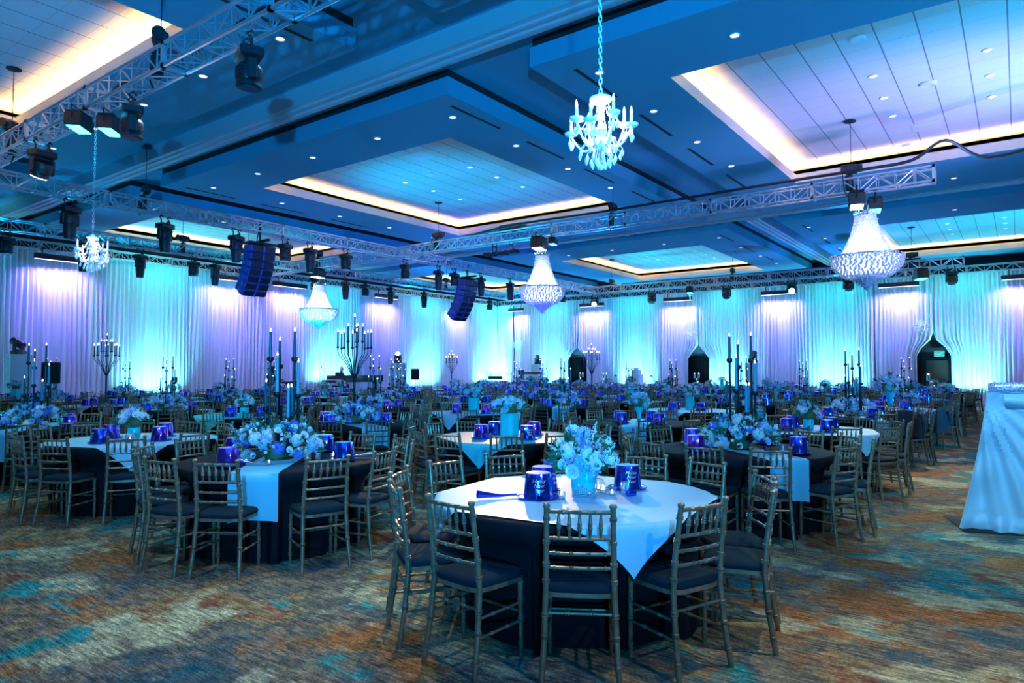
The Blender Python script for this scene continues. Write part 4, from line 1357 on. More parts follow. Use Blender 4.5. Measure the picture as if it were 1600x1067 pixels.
HATS = {'t': hat(M_hat, True), 'b': hat(M_hat), 'v': hat(M_hatp)}
hb = MB(); hb.lathe([(.13, .01), (.125, .004), (.098, .006), (.082, .16), (.02, .163)], 10)
HATS['fb'] = hb.build('party_top_hat', M_hat)
HATS['fv'] = copy_tree(HATS['fb']); HATS['fv'].data = HATS['fb'].data.copy(); HATS['fv'].data.materials[0] = M_hatp
hat_used = {}


def put(src, key, x, y, z, rz, label, cat, group, usedd=hat_used):
    o = src if key not in usedd else copy_tree(src); usedd[key] = 1
    o.location = (x, y, z); o.rotation_euler = (0, 0, rz)
    return tag(o, label, cat, group)


TZ = .762


def tablecloth(b, rt=.905, ripple=.014, seed=0, n=120, chairs=None):
    rr = random.Random(seed); ph = rr.uniform(0, 6)
    k1, k2 = rr.choice([11, 12, 13]), rr.choice([17, 19, 23])
    pr = [(.02, TZ - .003), (.6, TZ - .003), (rt - .015, TZ - .003), (rt + .0, TZ - .008), (rt + .008, TZ - .022), (rt + .01, .68), (rt + .01, .6), (rt + .01, .53), (rt + .01, .4), (rt + .01, .2), (rt + .01, .006)]
    chairs = chairs or [(30 * k + 4, .99) for k in range(12)]

    def fn(r, z, a):
        if z > TZ - .03: return r
        t = (TZ - z) / TZ
        for ca_, rc_ in chairs:
            dd_ = abs((a - math.radians(ca_) + PI) % (2 * PI) - PI)
            want = rc_ - .225
            k_ = max(0, min(1, (.335 - dd_) / .06)); k_ = k_ * k_ * (3 - 2 * k_)
            q_ = max(0, min(1, (TZ - .06 - z) / .14)); q_ = q_ * q_ * (3 - 2 * q_)
            if want < rt: r = min(r, rt + .01 - (rt + .01 - want) * k_ * q_)
        if r < rt: return r
        return r + ripple * t * (math.sin(k1 * a + ph) * .7 + math.sin(k2 * a + ph * 2) * .4)
    b.lathe(pr, n, caps=False, fn=fn); b.add([(0, 0, TZ - .003)], [])


def overlay(side, ang, rt=.905, n=64, drop=0.0):
    b = MB()

    def fn(u, v):
        x = (u - .5) * side; y = (v - .5) * side
        d = math.hypot(x, y); a = math.atan2(y, x)
        if d <= rt + .022: return (x, y, TZ + .004 + .001 * math.sin(9 * x + 3 * y))
        s = d - rt - .022
        fold = .014 * math.sin(a * 13) * min(s / .2, 1)
        r = rt + .034 + .03 * (1 - math.exp(-s * 6)) * .35 + fold
        z = TZ - s + .012 * math.exp(-s * 40)
        return (r * math.cos(a), r * math.sin(a), min(z, TZ + .003))
    b.grid(n, n, fn)
    return b


def runner(w_, ang, hang=.38, rt=.905):
    b = MB(); Lh = rt + .02 + hang

    def fn(u, v):
        s = (u - .5) * 2 * Lh; y = (v - .5) * w_
        lim = math.sqrt(max(rt * rt - y * y, 0)) + .022
        if abs(s) <= lim: return (s, y, TZ + .002)
        e_ = abs(s) - lim
        return (math.copysign(lim + .018 + .008 * math.sin(y * 30) * min(e_ * 5, 1), s), y, TZ - e_)
    b.grid(60, 8, fn)
    return b


# ------------------------------------------------------------------ tables
XS = [3.97, 7.38, 10.55, 13.85, 17.0, 20.1, 23.2, 26.3, 29.4, 32.5]
YS = [2.42, 5.6, 8.62, 11.6, 14.7, 17.7, 20.7, 23.7]
FIX = {(0, 0): (3.97, 2.42), (1, 0): (7.38, 2.42), (0, 1): (3.94, 5.67), (0, 2): (3.95, 8.65), (1, 1): (6.95, 5.2), (2, 1): (10.1, 4.95), (2, 0): (10.3, 2.42)}
ANG = {(0, 0): [3, 31, 59, 88, 118, 148, 177, 213, 248, 281, 305, 338], (0, 1): [213, 252, 281, 312, 342, 12, 42, 72, 102, 132, 160, 188],
       (1, 0): [183, 210, 250, 281, 310, 340, 8, 38, 68, 98, 126, 155], (0, 2): [209, 243, 274, 304, 333, 2, 32, 62, 92, 122, 152, 182]}
ROWN = ['aisle row', 'second row from aisle', 'third row from aisle', 'fourth row from aisle', 'fifth row from aisle', 'sixth row from aisle', 'seventh row from aisle', 'row nearest the stage']
CN_ = ['front', 'second', 'third', 'fourth', 'fifth', 'sixth', 'seventh', 'eighth', 'ninth', 'tenth']
SIDE = ['door side', 'door side towards piano', 'piano side towards doors', 'piano side', 'piano side towards front', 'front side towards piano', 'front side', 'front side towards aisle',
        'aisle side towards front', 'aisle side', 'aisle side towards doors', 'door side towards aisle']
tabs = []
for i, X in enumerate(XS):
    for j, Y in enumerate(YS):
        x, y = FIX.get((i, j), (X + R.uniform(-.15, .15), Y + R.uniform(-.12, .12)))
        px, py, d = proj(x, y, .76)
        if d < 1 or px < -170 or px > 1720: continue
        if y > 22.5 and 15 < x < 28: continue
        if (i, j) in ((0, 6), (0, 7)): continue
        tabs.append((d, i, j, x, y))
tabs.sort()
proto_cl = empty('round_table')
cb = MB(); tablecloth(cb); cb.build('tablecloth', M_bcloth, proto_cl, smooth=60)
tt = MB(); tt.lathe([(.88, TZ - .03), (.9, TZ - .025), (.9, TZ - .012), (.88, TZ - .01)], 40); tt.build('tabletop', M_door, proto_cl)
for q in range(4):
    a = PI / 4 + q * PI / 2; MB().tube([(.62 * math.cos(a), .62 * math.sin(a), 0), (.5 * math.cos(a), .5 * math.sin(a), TZ - .03)], .014, 6).build('leg', M_blk2, proto_cl)
tused = {}
LUSH_NEAR = []
lb = [lush_low(s) for s in (5, 6, 7)]
LUSHP = []
for b, ms in lb:
    LUSHP.append(b.build('flower_arrangement', ms, smooth=False))
VP = {('low', 0): vase_proto('low', 4), ('tall', 0): vase_proto('tall', 1), ('tall', 1): vase_proto('tall', 2), ('stem', 0): vase_proto('stem', 6), ('stem', 1): vase_proto('stem', 3)}
CLU = candle_cluster(1); CLU2 = candle_cluster(2, .8)
GL = glass_cluster()
TREE = tree()
OV = [overlay(1.71, 0)]
ovm = {}
small_used = {}
far = []; nch = 0; nh = 0
COLW = {'o': 'pale satin square', 't': 'turquoise satin square', 'c': 'black cloth'}
TREES = {(1, 2): 0, (1, 5): 0, (5, 3): 0, (6, 6): 0}
GLASSES = {(7, 0), (8, 5), (8, 3), (7, 4)}
TYPE = {(0, 0): 'o', (1, 0): 'c', (0, 1): 'c', (0, 2): 'o', (1, 1): 't', (2, 0): 'o', (0, 3): 'c', (1, 2): 'c', (2, 1): 'r', (3, 0): 'c', (4, 0): 'o', (1, 3): 't', (2, 2): 'o', (2, 3): 'c', (3, 1): 'o', (3, 2): 'c'}
OANG = {(0, 0): 231, (0, 2): 245, (1, 1): 195, (2, 0): 150, (2, 2): 190}
RANG = {(0, 1): 222, (1, 0): 226, (2, 1): 200}
for idx, (d, i, j, x, y) in enumerate(tabs):
    T = f'{CN_[i]} table in {ROWN[j]}'
    tp = TYPE.get((i, j)) or ('o' if (i + j) % 2 == 0 else 'c')
    if tp == 'o' and (i, j) not in TYPE and R.random() < .3: tp = 't'
    rz = 0
    RC = {}
    for a_ in (ANG.get((i, j)) or []): RC[a_] = {(0, 0, 177): .95, (0, 0, 213): .86, (0, 0, 248): .90, (0, 0, 281): 1.02, (0, 0, 305): 1.03}.get((i, j, a_), R.uniform(.96, 1.03))
    o = put(proto_cl, 'cl', x, y, 0, rz, '', 'table', 'round banquet tables under black cloths', tused)
    o['label'] = f'round table in floor-length black cloth, {T.replace(" table", "")}'
    Tz = TZ + .009
    if RC:
        for ch_ in o.children:
            if ch_.name.startswith('tablecloth'):
                cm = MB(); tablecloth(cm, seed=i * 7 + j, chairs=list(RC.items())); tmp = cm.build('tablecloth_tmp', M_bcloth, smooth=60); ch_.data = tmp.data; bpy.data.objects.remove(tmp)
    facecam = math.atan2(-y, -x)
    if tp in 'ot':
        if tp not in ovm:
            ov = overlay(1.71, 0).build('table_overlay', M_sat if tp == 'o' else M_turq, smooth=60); ovm[tp] = ov
        else:
            ov = copy_tree(ovm[tp])
        ov.location = (x, y, 0); ov.rotation_euler = (0, 0, math.radians(OANG.get((i, j), R.uniform(0, 90)) - 45))
        tag(ov, f'{"pale" if tp == "o" else "turquoise"} satin square laid over the {T}', 'table overlay', 'satin squares on the round tables')
    elif tp in 'rc':
        if 'r' not in ovm: rn = runner(.40, 0).build('table_runner', M_turq if 0 else mat('aqua_satin', (.12, .50, .66), .5, spec=.3), smooth=60); ovm['r'] = rn
        else: rn = copy_tree(ovm['r'])
        rn.location = (x, y, 0); rn.rotation_euler = (0, 0, math.radians(RANG.get((i, j), R.uniform(0, 180))))
        tag(rn, f'aqua satin runner across the {T}', 'table runner', 'aqua satin runners on the black tables')
    # chairs
    angs = ANG.get((i, j)) or [30 * k + 4 + R.uniform(-1.5, 1.5) for k in range(12)]
    seen = set()
    for a in angs:
        ar = math.radians(a); rc = RC[a] if a in RC else .985 + R.uniform(0, .05); cx_, cy_ = x + rc * math.cos(ar), y + rc * math.sin(ar)
        rot = ar + PI / 2 + R.uniform(-.06, .06)
        k = round(a / 30) % 12
        while k in seen: k = (k + 1) % 12
        seen.add(k)
        px, py, dd = proj(cx_, cy_, .5)
        if dd < 1.0 or px < -60 or px > 1660: continue
        if nch < 300:
            lv = 'full' if (i, j) in ((0, 0), (0, 1), (1, 0), (0, 2)) else 'mid' if dd < 13 else 'far'
            chair(lv, cx_, cy_, rot, f'bronze bamboo-style chair at {T}, {SIDE[k]}'); nch += 1
        else:
            far.append((cx_, cy_, rot))
    # centrepieces and hats are added below for the measured tables
    if (i, j) == (0, 0): continue
    big = tp in 'c'
    cr = .16
    if big:
        if (i, j) in ((0, 1), (1, 0)):
            cr = .42
            fa = empty('flower_arrangement', (x - .05, y, Tz), .3, f'lush white and blue flower mound on the {T}', 'flower arrangement')
            lush(fa, 11 + i, cols=([M_white, M_white, M_white, M_pale, M_blue, M_pale] if (i, j) == (0, 1) else [M_white, M_teal, M_white, M_pale, M_blue, M_teal]), rx=.38, h=.31)
        elif (i, j) not in GLASSES or 1:
            cr = .36
            k = (i + j * 2) % 3
            q = put(LUSHP[k], ('l', k), x, y, Tz, R.uniform(0, 6), f'low mound of white and blue flowers on the {T}', 'flower arrangement', 'low flower mounds', small_used)
            if (i, j) in TREES: q.scale = (.95, .95, .9)
        if (i, j) in GLASSES:
            put(GL, 'gl', x + .1, y, Tz, R.uniform(0, 6), f'stand of candles in glass tubes on the {T}', 'candle stand', None, small_used)
        elif (i, j) in TREES:
            put(TREE, 'tr', x, y, Tz, R.uniform(0, 6), f'branching black candelabra with many tapers on the {T}', 'candelabra', 'branching candelabras', small_used)
        elif d < 26:
            q = put(CLU if d < 14 else CLU2, 'cl' if d < 14 else 'c2', x, y, Tz, math.atan2(y, x) + (R.uniform(-.3, .3) if i + j > 1 else 0), f'cluster of tall black candle holders on the {T}', 'candelabra', 'tall candle clusters', small_used)
            if d > 14: q.scale = (.9, .9, .95)
    else:
        if (i, j) in TREES:
            put(TREE, 'tr', x, y, Tz, R.uniform(0, 6), f'branching black candelabra with many tapers on the {T}', 'candelabra', 'branching candelabras', small_used)
        else:
            kk = {(0, 2): ('low', 0), (1, 1): ('tall', 0), (2, 0): ('low', 0), (2, 1): ('stem', 0), (4, 0): ('stem', 0)}.get((i, j)) or R.choice(list(VP))
            q = put(VP[kk], kk, x, y, Tz, R.uniform(0, 6), f'turquoise vase of flowers on the {T}', 'flower vase', 'turquoise flower vases', small_used)
            if (i, j) == (1, 1): q.scale = (1.25, 1.25, 1)
            if (i, j) == (4, 0): q.scale = (1.6, 1.6, 1.5)
    # hats
    base_a = facecam + R.uniform(-.3, .3)
    for q in range(4):
        a = base_a + (q - .5) * PI / 2 + R.uniform(-.2, .2); rr_ = max(cr + .17, .38) + R.uniform(0, .08)
        hx, hy = x + rr_ * math.cos(a), y + rr_ * math.sin(a)
        px, py, dd = proj(hx, hy, .8)
        if px < -30 or px > 1630: continue
        v = R.random() < .4
        side = SIDE[round(math.degrees(a) / 30) % 12]
        key = ('t' if d < 9 and not v else 'v' if v else 'b') if d < 16 else ('fv' if v else 'fb')
        put(HATS[key], key, hx, hy, Tz, a + PI / 2 + R.uniform(-.5, .5), f'{"violet" if v else "blue"} foil top hat on {T}, {side}', 'party hat', 'foil party hats'); nh += 1
# far chairs as one mass
fb_ = MB()
for x, y, rz in far:
    c, s = math.cos(rz), math.sin(rz)
    o = len(fb_.v)
    fb_.v += [(x + c * p[0] - s * p[1], y + s * p[0] + c * p[1], p[2]) for p in LOWV]
    fb_.f += [tuple(q + o for q in f) for f in LOWF]; fb_.m += LOWM
if far:
    tag(fb_.build('distant_chairs', [M_frame, M_cush], smooth=False), 'mass of distant bronze chairs around the tables towards the curtains', 'chairs', kind='stuff')
print('TABLES', len(tabs), 'chairs', nch, 'far', len(far), 'hats', nh)

# ------------------------------------------------------------------ front table setting
def at(x, y, o=0):
    return x, y, TZ + .009 + o


fv = vase_proto('low', 8, near=True)
fv.location = at(4.02, 2.38); fv.rotation_euler = (0, 0, .15); fv.scale = (1.1, 1.1, 1.1)
tag(fv, 'turquoise vase with white roses and blue flowers on the front pale-topped table', 'flower vase')
for (x, y, rz, l) in ((3.72, 2.55, .95, 'blue foil top hat with script lettering, beside the paper horn on the front table'), (3.98, 2.68, 2.0, 'blue foil top hat behind its lettered neighbour on the front table'),
                      (4.40, 2.25, 1.1, 'blue foil top hat with script lettering, beside silver cups on front table')):
    put(HATS['t'], 't', x, y, TZ + .009, rz - PI / 2 - .3, l, 'party hat', 'foil party hats')
h = MB(); h.tube([(0, 0, .014), (.08, 0, .012), (.24, 0, .03)], [.006, .009, .026], 14, False); h.tube([(-.03, 0, .014), (0, 0, .014)], .008, 8)
ho = h.build('paper_horn', M_hat); ho.location = at(3.64, 2.70); ho.rotation_euler = (0, 0, 2.55)
tag(ho, 'blue foil paper horn lying by the lettered hat on the front table', 'party horn')
for q, (x, y, rz, l) in enumerate(((3.55, 5.35, 2.1, 'silver paper horn lying on the black table with the white flower mound'), (7.0, 2.0, .5, 'blue foil horn lying on black table behind the front table'),
                                  (3.6, 8.35, .4, 'dark foil horn lying on the pale table nearest the picture edge'), (4.35, 5.2, -.9, 'long silver horn near the door side of the white-mound table'))):
    c = copy_tree(ho); c.location = at(x, y); c.rotation_euler = (0, 0, rz)
    if 'silver' in l: c.data = c.data.copy(); c.data.materials[0] = M_silv
    tag(c, l, 'party horn')
# tiara
t = empty('tiara', at(3.88, 2.30), 0.65 + PI / 2, 'small sparkling tiara in front of the turquoise vase', 'tiara')
b = MB(); n = 18
b.tube([(.075 * math.cos(PI + PI * k / n), .05 * math.sin(PI + PI * k / n), .006) for k in range(n + 1)], .003, 5, False); b.build('band', M_silv, t)
b = MB()
for k in range(n + 1):
    a = PI + PI * k / n; hh = .018 + .035 * math.exp(-((k - n / 2) / 3.2) ** 2) + .004 * (k % 2)
    x, y = .075 * math.cos(a), .05 * math.sin(a)
    b.tube([(x, y, .006), (x, y, hh)], .0022, 4); b.sphere((x, y, hh + .004), .005, 5, 4)
    if k < n: a2 = PI + PI * (k + 1) / n; b.tube([(x, y, hh * .5), (.075 * math.cos(a2), .05 * math.sin(a2), .03)], .0018, 4)
b.build('crest', M_silv, t)
# cups, votives
def cup(x, y, l, r=.022, hgt=.07, m=M_silv, lay=False):
    b = MB(); b.lathe([(r * .9, 0), (r, .004), (r, hgt * .3), (r * 1.08, hgt * .32), (r * 1.08, hgt * .36), (r, hgt * .38), (r * 1.02, hgt), (r * .9, hgt - .002), (r * .88, .01)], 20)
    o = b.build('party_popper', m); o.location = at(x, y, r if lay else 0)
    if lay: o.rotation_euler = (PI / 2, 0, lay)
    return tag(o, l, 'party popper')


cup(4.20, 2.17, 'silver upright party popper beside the hat on front table', .025, .075)
cup(4.10, 2.10, 'dark foil popper lying beside the silver one on front table', .02, .06, M_hat, 1.0)
cup(3.9, 5.2, 'silver party popper on black table before white flower mound', .024, .075)
cup(3.98, 5.16, 'second silver popper touching the first before white flower mound', .024, .075)
cup(7.25, 1.95, 'silver party popper on black table behind the front table', .024, .075)


def votive(x, y, l, s=1.0, globe=False):
    e = empty('tea_light_holder', at(x, y), 0, l, 'candle holder', 'small glass candle holders'); e.scale = (s, s, s)
    if globe:
        MB().lathe([(.02, .0), (.045, .02), (.055, .055), (.045, .09), (.025, .105), (.023, .105), (.043, .09), (.052, .055), (.042, .022), (.01, .004)], 20).build('glass', M_glass, e)
    else:
        MB().lathe([(.026, 0), (.03, .045), (.028, .045), (.024, .006)], 16).build('glass', M_glass, e)
    MB().lathe([(.018, .006), (.018, .022), (.002, .023)], 14).build('candle', M_white, e)
    MB().lathe([(.002, .022), (.007, .032), (.005, .042), (.001, .055)], 8).build('flame', M_flame, e)


for (x, y, l, s, g) in ((4.14, 2.30, 'glowing tea light beside the turquoise vase on the front table', 1, False), (4.08, 2.20, 'small tea light before the silver popper on the front table', .7, False),
                        (4.18, 2.36, 'round glass votive by the front vase towards doors', .8, True), (3.8, 2.42, 'glass votive behind the lettered hat on the front table', .9, False),
                        (3.53, 5.6, 'round glass globe votive on the white-mound table', 1.2, True), (3.62, 5.38, 'tiny tea light below the white flower mound', .7, False), (4.25, 5.28, 'glass votive by blue hat on white-mound table', 1, False),
                        (7.0, 2.75, 'small round votive on black table with the blue mound', .9, True), (6.98, 2.5, 'tea light at edge of the blue flower mound', .8, False), (3.75, 8.3, 'round glass votive on the pale table at the picture edge', 1, True)):
    votive(x, y, l, s, g)
# folded paper pieces
for (x, y, rz, l) in ((4.2, 2.28, .4, 'crumpled tinsel ribbon near the vase on the front table'),):
    b = MB()
    for q in range(16):
        rr = random.Random(q); P = [(rr.uniform(-.04, .05), rr.uniform(-.03, .03), .004 + .03 * rr.random()) for _ in range(5)]
        b.tube(P, .0025, 4)
    o = b.build('tinsel_ribbon', M_silv); o.location = at(x, y); tag(o, l, 'ribbon')

# ------------------------------------------------------------------ stage furniture along the far walls
struct(MB().box((22, 27.0, .17), (12.5, 3.0, .34)).build('trim_9', mat('stage_black', (.02, .02, .025), .7), smooth=False))


def plinth(x, y, h, label):
    e = empty('plinth', (x, y, 0), 0, label, 'plinth', 'tall pale plinths with moving lights')
    MB().bbox((0, 0, h / 2), (.62, .62, h), .01).build('column', mat('pale_plinth', (.55, .75, .85), .6), e)
    MB().bbox((0, 0, .02), (.7, .7, .04), .01).build('base_plate', MATS['pale_plinth'], e)


def floor_head(x, y, z, rz, tilt, label, lit=True):
    e = empty('moving_head_light', (x, y, z), rz, label, 'stage light', 'moving lights on plinths')
    MB().bbox((0, 0, .06), (.4, .3, .12), .02).build('base', M_blk, e)
    b = MB()
    for s_ in (-1, 1): b.bbox((s_ * .17, 0, .27), (.05, .13, .32), .015)
    b.bbox((0, 0, .14), (.36, .14, .05), .015); b.build('yoke', M_blk, e)
    M = Matrix.Translation((0, 0, .36)) @ Matrix.Rotation(tilt, 4, 'X')
    h = MB(); h.T = M; h.lathe([(.08, -.2), (.13, -.18), (.14, 0), (.13, .14), (.145, .2), (.145, .24), (.13, .24)], 18); ho = h.build('head', M_blk, e)
    l = MB(); l.T = M; l.lathe([(.125, .235), (.125, .243)], 20); l.build('lens', M_lit if lit else M_lens, ho)


for (x, y, h, l) in ((8.6, 27.2, 2.15, 'tall pale plinth in front of the stage-wall curtain at the picture edge'), (26.0, 27.0, 2.0, 'tall pale plinth by the stage-wall curtain beyond the piano'), (36.3, 24.9, 2.0, 'pale plinth behind the shelving racks'), (35.3, 10.9, 2.0, 'pale plinth by the doorway wall after the middle doorway')):
    plinth(x, y, h, l)
floor_head(8.6, 27.2, 2.15, .5, -1.05, 'black moving light tilted up on the plinth at the picture edge')
floor_head(26.0, 27.0, 2.0, 2.3, -.9, 'moving light with starry bright lens on plinth beyond the piano')
floor_head(36.3, 24.9, 2.0, 2.3, .9, 'moving light with starry bright lens above the shelving racks')
floor_head(35.3, 10.9, 2.0, 1.4, .8, 'black moving light on plinth beside the tall candles', False)


def speaker_stand(x, y, zt, label, s=1.0):
    e = empty('loudspeaker_on_stand', (x, y, 0), math.atan2(-y, -x) + PI / 2, label, 'loudspeaker')
    b = MB(); b.k = 0; b.bbox((0, 0, zt - .26), (.42 * s, .34, .56), .02); b.build('cabinet', M_blk, e)
    MB().bbox((0, -.175, zt - .26), (.38 * s, .01, .5), .004).build('grille', M_slot, e)
    MB().tube([(0, 0, .2), (0, 0, zt - .54)], .018, 8).build('pole', M_blk2, e)
    for k in range(3):
        a = 2 * PI * k / 3 + .5; MB().tube([(.02 * math.cos(a), .02 * math.sin(a), .7), (.45 * math.cos(a), .45 * math.sin(a), .02)], .012, 6).build('leg', M_blk2, e)


speaker_stand(7.15, 20.3, 1.80, 'black loudspeaker on a stand in front of the purple curtain, nearest the viewer')
speaker_stand(25.0, 24.7, 1.68, 'black loudspeaker on a stand before the glowing curtain beyond the piano')
speaker_stand(36.0, 26.0, 1.62, 'black loudspeaker between the two shelving racks')

# shelving racks
def rack(x, y, label, things):
    e = empty('shelving_rack', (x, y, 0), PI / 2, label, 'shelving', 'metal shelving racks')
    for sx_ in (-1, 1):
        for sy_ in (-1, 1): MB().tube([(sx_ * .85, sy_ * .25, 0), (sx_ * .85, sy_ * .25, 1.5)], .02, 6).build('post', M_silv, e)
    for z in (.35, .7, 1.05, 1.38): MB().box((0, 0, z), (1.74, .52, .03)).build('shelf', M_blk2, e, smooth=False)
    for k, (dx, z, w_, h_) in enumerate(things):
        o = MB().bbox((0, 0, 0), (w_, .36, h_), .01).build('equipment_box', M_blk); o.location = (x, y + dx, z + .003 + h_ / 2); o.rotation_euler = (0, 0, PI / 2)
        tag(o, f'black equipment box on {["lower", "upper", "middle", "top"][k % 4]} shelf of the {label.split()[0]} {label.split()[1]}', 'equipment box')


rack(35.2, 27.2, 'corner-side metal shelving rack by the doorway wall', ((.3, 1.065, .9, .18), (-.4, .715, .5, .22), (.2, .365, 1.2, .2)))
rack(35.2, 24.6, 'aisle-side metal shelving rack by the doorway wall', ((0, 1.395, 1.5, .12), (.1, .715, 1.4, .2), (-.1, .365, 1.3, .22)))

# grand piano and players
p = empty('grand_piano', (22.3, 26.6, .34), 0, 'black grand piano on the stage with a player behind it', 'piano')
poly = []
for k in range(15):
    t = k / 14; poly.append((-.75 + 2.35 * t, -.72 + .02 * math.sin(t * 6)))
poly += [(1.6, -.72), (1.66, -.4), (1.5, -.12), (1.1, .05), (.6, .25), (.2, .55), (-.1, .72), (-.75, .74)]
MB().prism(poly, .70, 1.0).build('body', M_piano, p, smooth=False)
MB().prism([(a * 1.01, b * 1.02) for a, b in poly], 1.005, 1.03).build('lid', M_piano, p, smooth=False)
MB().bbox((-.9, 0, .74), (.34, 1.46, .12), .01).build('keybed', M_piano, p)
kb = MB(); kb.box((-.93, 0, .81), (.15, 1.24, .02)); kb.build('keyboard', M_white, p, smooth=False)
for (x, y) in ((-.7, -.6), (-.7, .6), (1.35, -.45)):
    MB().lathe([(.03, 0), (.045, .02), (.04, .1), (.05, .35), (.075, .6), (.08, .70)], 12, (x, y, 0)).build('leg', M_piano, p)
MB().tube([(-.5, 0, .7), (-.5, 0, .12)], .02, 6).build('pedal_lyre', M_piano, p)
MB().box((-.58, 0, 1.10), (.03, .6, .14)).build('music_stand', M_piano, p, smooth=False)
bn = empty('piano_bench', (22.9, 28.02, .34), PI / 2, 'black bench behind the piano', 'bench')
MB().bbox((0, 0, .47), (.36, .8, .08), .02).build('seat', M_cush, bn)
for sx_ in (-1, 1):
    for sy_ in (-1, 1): MB().tube([(sx_ * .14, sy_ * .34, 0), (sx_ * .14, sy_ * .34, .43)], .02, 6).build('leg', M_piano, bn)


def person(loc, rz, label, pose='sit', hair=M_hair):
    """continuous skinned body; x forward"""
    e = empty('person', loc, rz, label, 'person')
    V = []; E_ = []; Rr = []

    def add(p_, r, par=None):
        V.append(p_); Rr.append(r)
        if par is not None: E_.append((par, len(V) - 1))
        return len(V) - 1
    if pose == 'sit':
        hz = .58
        pel = add((0, 0, hz), .15); ab = add((.02, 0, hz + .2), .135, pel); chs = add((.05, 0, hz + .4), .15, ab); nk = add((.08, 0, hz + .56), .06, chs)
        hd = add((.11, 0, hz + .66), .075, nk); ht = add((.13, 0, hz + .78), .085, hd)
        for s in (-1, 1):
            k1 = add((.05, s * .1, hz - .03), .10, pel); k2 = add((.46, s * .14, hz - .02), .065, k1); k3 = add((.5, s * .14, .12), .04, k2); add((.64, s * .15, .05), .04, k3)
            s1 = add((.04, s * .2, hz + .46), .065, chs); s2 = add((.12, s * .27, hz + .2), .048, s1); s3 = add((.42, s * .2, hz + .26), .035, s2); h_ = add((.5, s * .18, hz + .27), .03, s3)
            for q in range(4): f1 = add((.56, s * (.15 + .02 * q), hz + .26), .009, h_); add((.60 - .01 * (q % 2), s * (.15 + .02 * q), hz + .23), .008, f1)
            t1 = add((.53, s * .135, hz + .25), .01, h_)
    else:
        pel = add((0, 0, .95), .14); ab = add((.0, 0, 1.12), .13, pel); chs = add((.03, 0, 1.34), .15, ab); nk = add((.06, 0, 1.5), .06, chs); hd = add((.1, 0, 1.58), .075, nk); ht = add((.12, 0, 1.70), .085, hd)
        for s in (-1, 1):
            k1 = add((.0, s * .1, .88), .09, pel); k2 = add((.03, s * .12, .5), .06, k1); k3 = add((.0, s * .13, .1), .042, k2); add((.14, s * .14, .04), .04, k3)
            s1 = add((.02, s * .2, 1.4), .06, chs); s2 = add((.06, s * .26, 1.14), .045, s1); s3 = add((.34, s * .2, 1.06), .034, s2); h_ = add((.42, s * .18, 1.06), .03, s3)
            for q in range(4): f1 = add((.48, s * (.15 + .02 * q), 1.05), .009, h_); add((.52, s * (.15 + .02 * q), 1.02), .008, f1)
            add((.45, s * .135, 1.04), .01, h_)
    me = bpy.data.meshes.new('body'); me.from_pydata(V, E_, []); me.materials.append(M_suit)
    o = bpy.data.objects.new('body', me); COL.objects.link(o); o.parent = e
    sk = o.modifiers.new('skin', 'SKIN')
    lay = me.skin_vertices[0] if me.skin_vertices else None
    if lay is None:
        bm_ = None
        me.attributes.new
    if me.skin_vertices:
        for v, r in zip(me.skin_vertices[0].data, Rr): v.radius = (r, r)
        me.skin_vertices[0].data[0].use_root = True
    su = o.modifiers.new('sub', 'SUBSURF'); su.levels = 2; su.render_levels = 2
    hx, hy, hz_ = V[ht]
    f = MB(); f.sphere((hx + .012, 0, hz_ - .02), .098, 14, 10, (.92, .8, 1.2)); f.sphere((hx + .105, 0, hz_ - .03), .016, 6, 5)
    for s in (-1, 1): f.sphere((hx, s * .08, hz_ - .02), .02, 6, 5, (.6, .4, 1.2))
    fo = f.build('head', M_skin, e)
    f = MB()
    for s in (-1, 1): f.sphere((hx + .092, s * .03, hz_ + .0), .01, 6, 5)
    f.box((hx + .1, 0, hz_ - .072), (.01, .045, .008)); f.build('face_features', M_blk, fo)
    f = MB(); f.sphere((hx - .012, 0, hz_ + .02), .103, 12, 8, (.95, .86, 1.05)); f.build('hair', hair, fo)
    for s in (-1, 1):
        f = MB(); c_ = V[[i for i, r in enumerate(Rr) if r == .03][0 if s < 0 else 1]]; f.sphere((c_[0] + .03, c_[1], c_[2]), .04, 8, 6, (1.5, .9, .55)); f.build('hand', M_skin, e)


person((22.9, 28.0, .34), -PI / 2, 'grey-haired person in dark clothes seated playing the grand piano')
person((17.7, 26.3, .34), 0, 'person in black clothes seated at the small keyboard, seen side on', hair=M_blk)
k = empty('electric_keyboard', (18.5, 26.3, .34), 0, 'small keyboard on crossed legs before the black-clothed person', 'keyboard')
MB().bbox((0, 0, .74), (.34, 1.1, .1), .015).build('case', M_blk, k)
MB().box((-.06, 0, .795), (.16, 1.0, .012)).build('keyboard', M_white, k, smooth=False)
for s in (-1, 1):
    MB().tube([(-.16, s * .25, .02), (.16, s * .25, .69)], .02, 6).build('leg', M_blk2, k); MB().tube([(.16, s * .25, .02), (-.16, s * .25, .69)], .02, 6).build('leg', M_blk2, k)
bn2 = empty('keyboard_stool', (17.7, 26.3, .34), 0, 'black stool under the keyboard player', 'stool')
MB().bbox((0, 0, .47), (.36, .5, .08), .02).build('seat', M_cush, bn2)
for s in (-1, 1): MB().tube([(-.15, s * .2, 0), (.15, s * .2, .43)], .02, 6).build('leg', M_blk2, bn2)


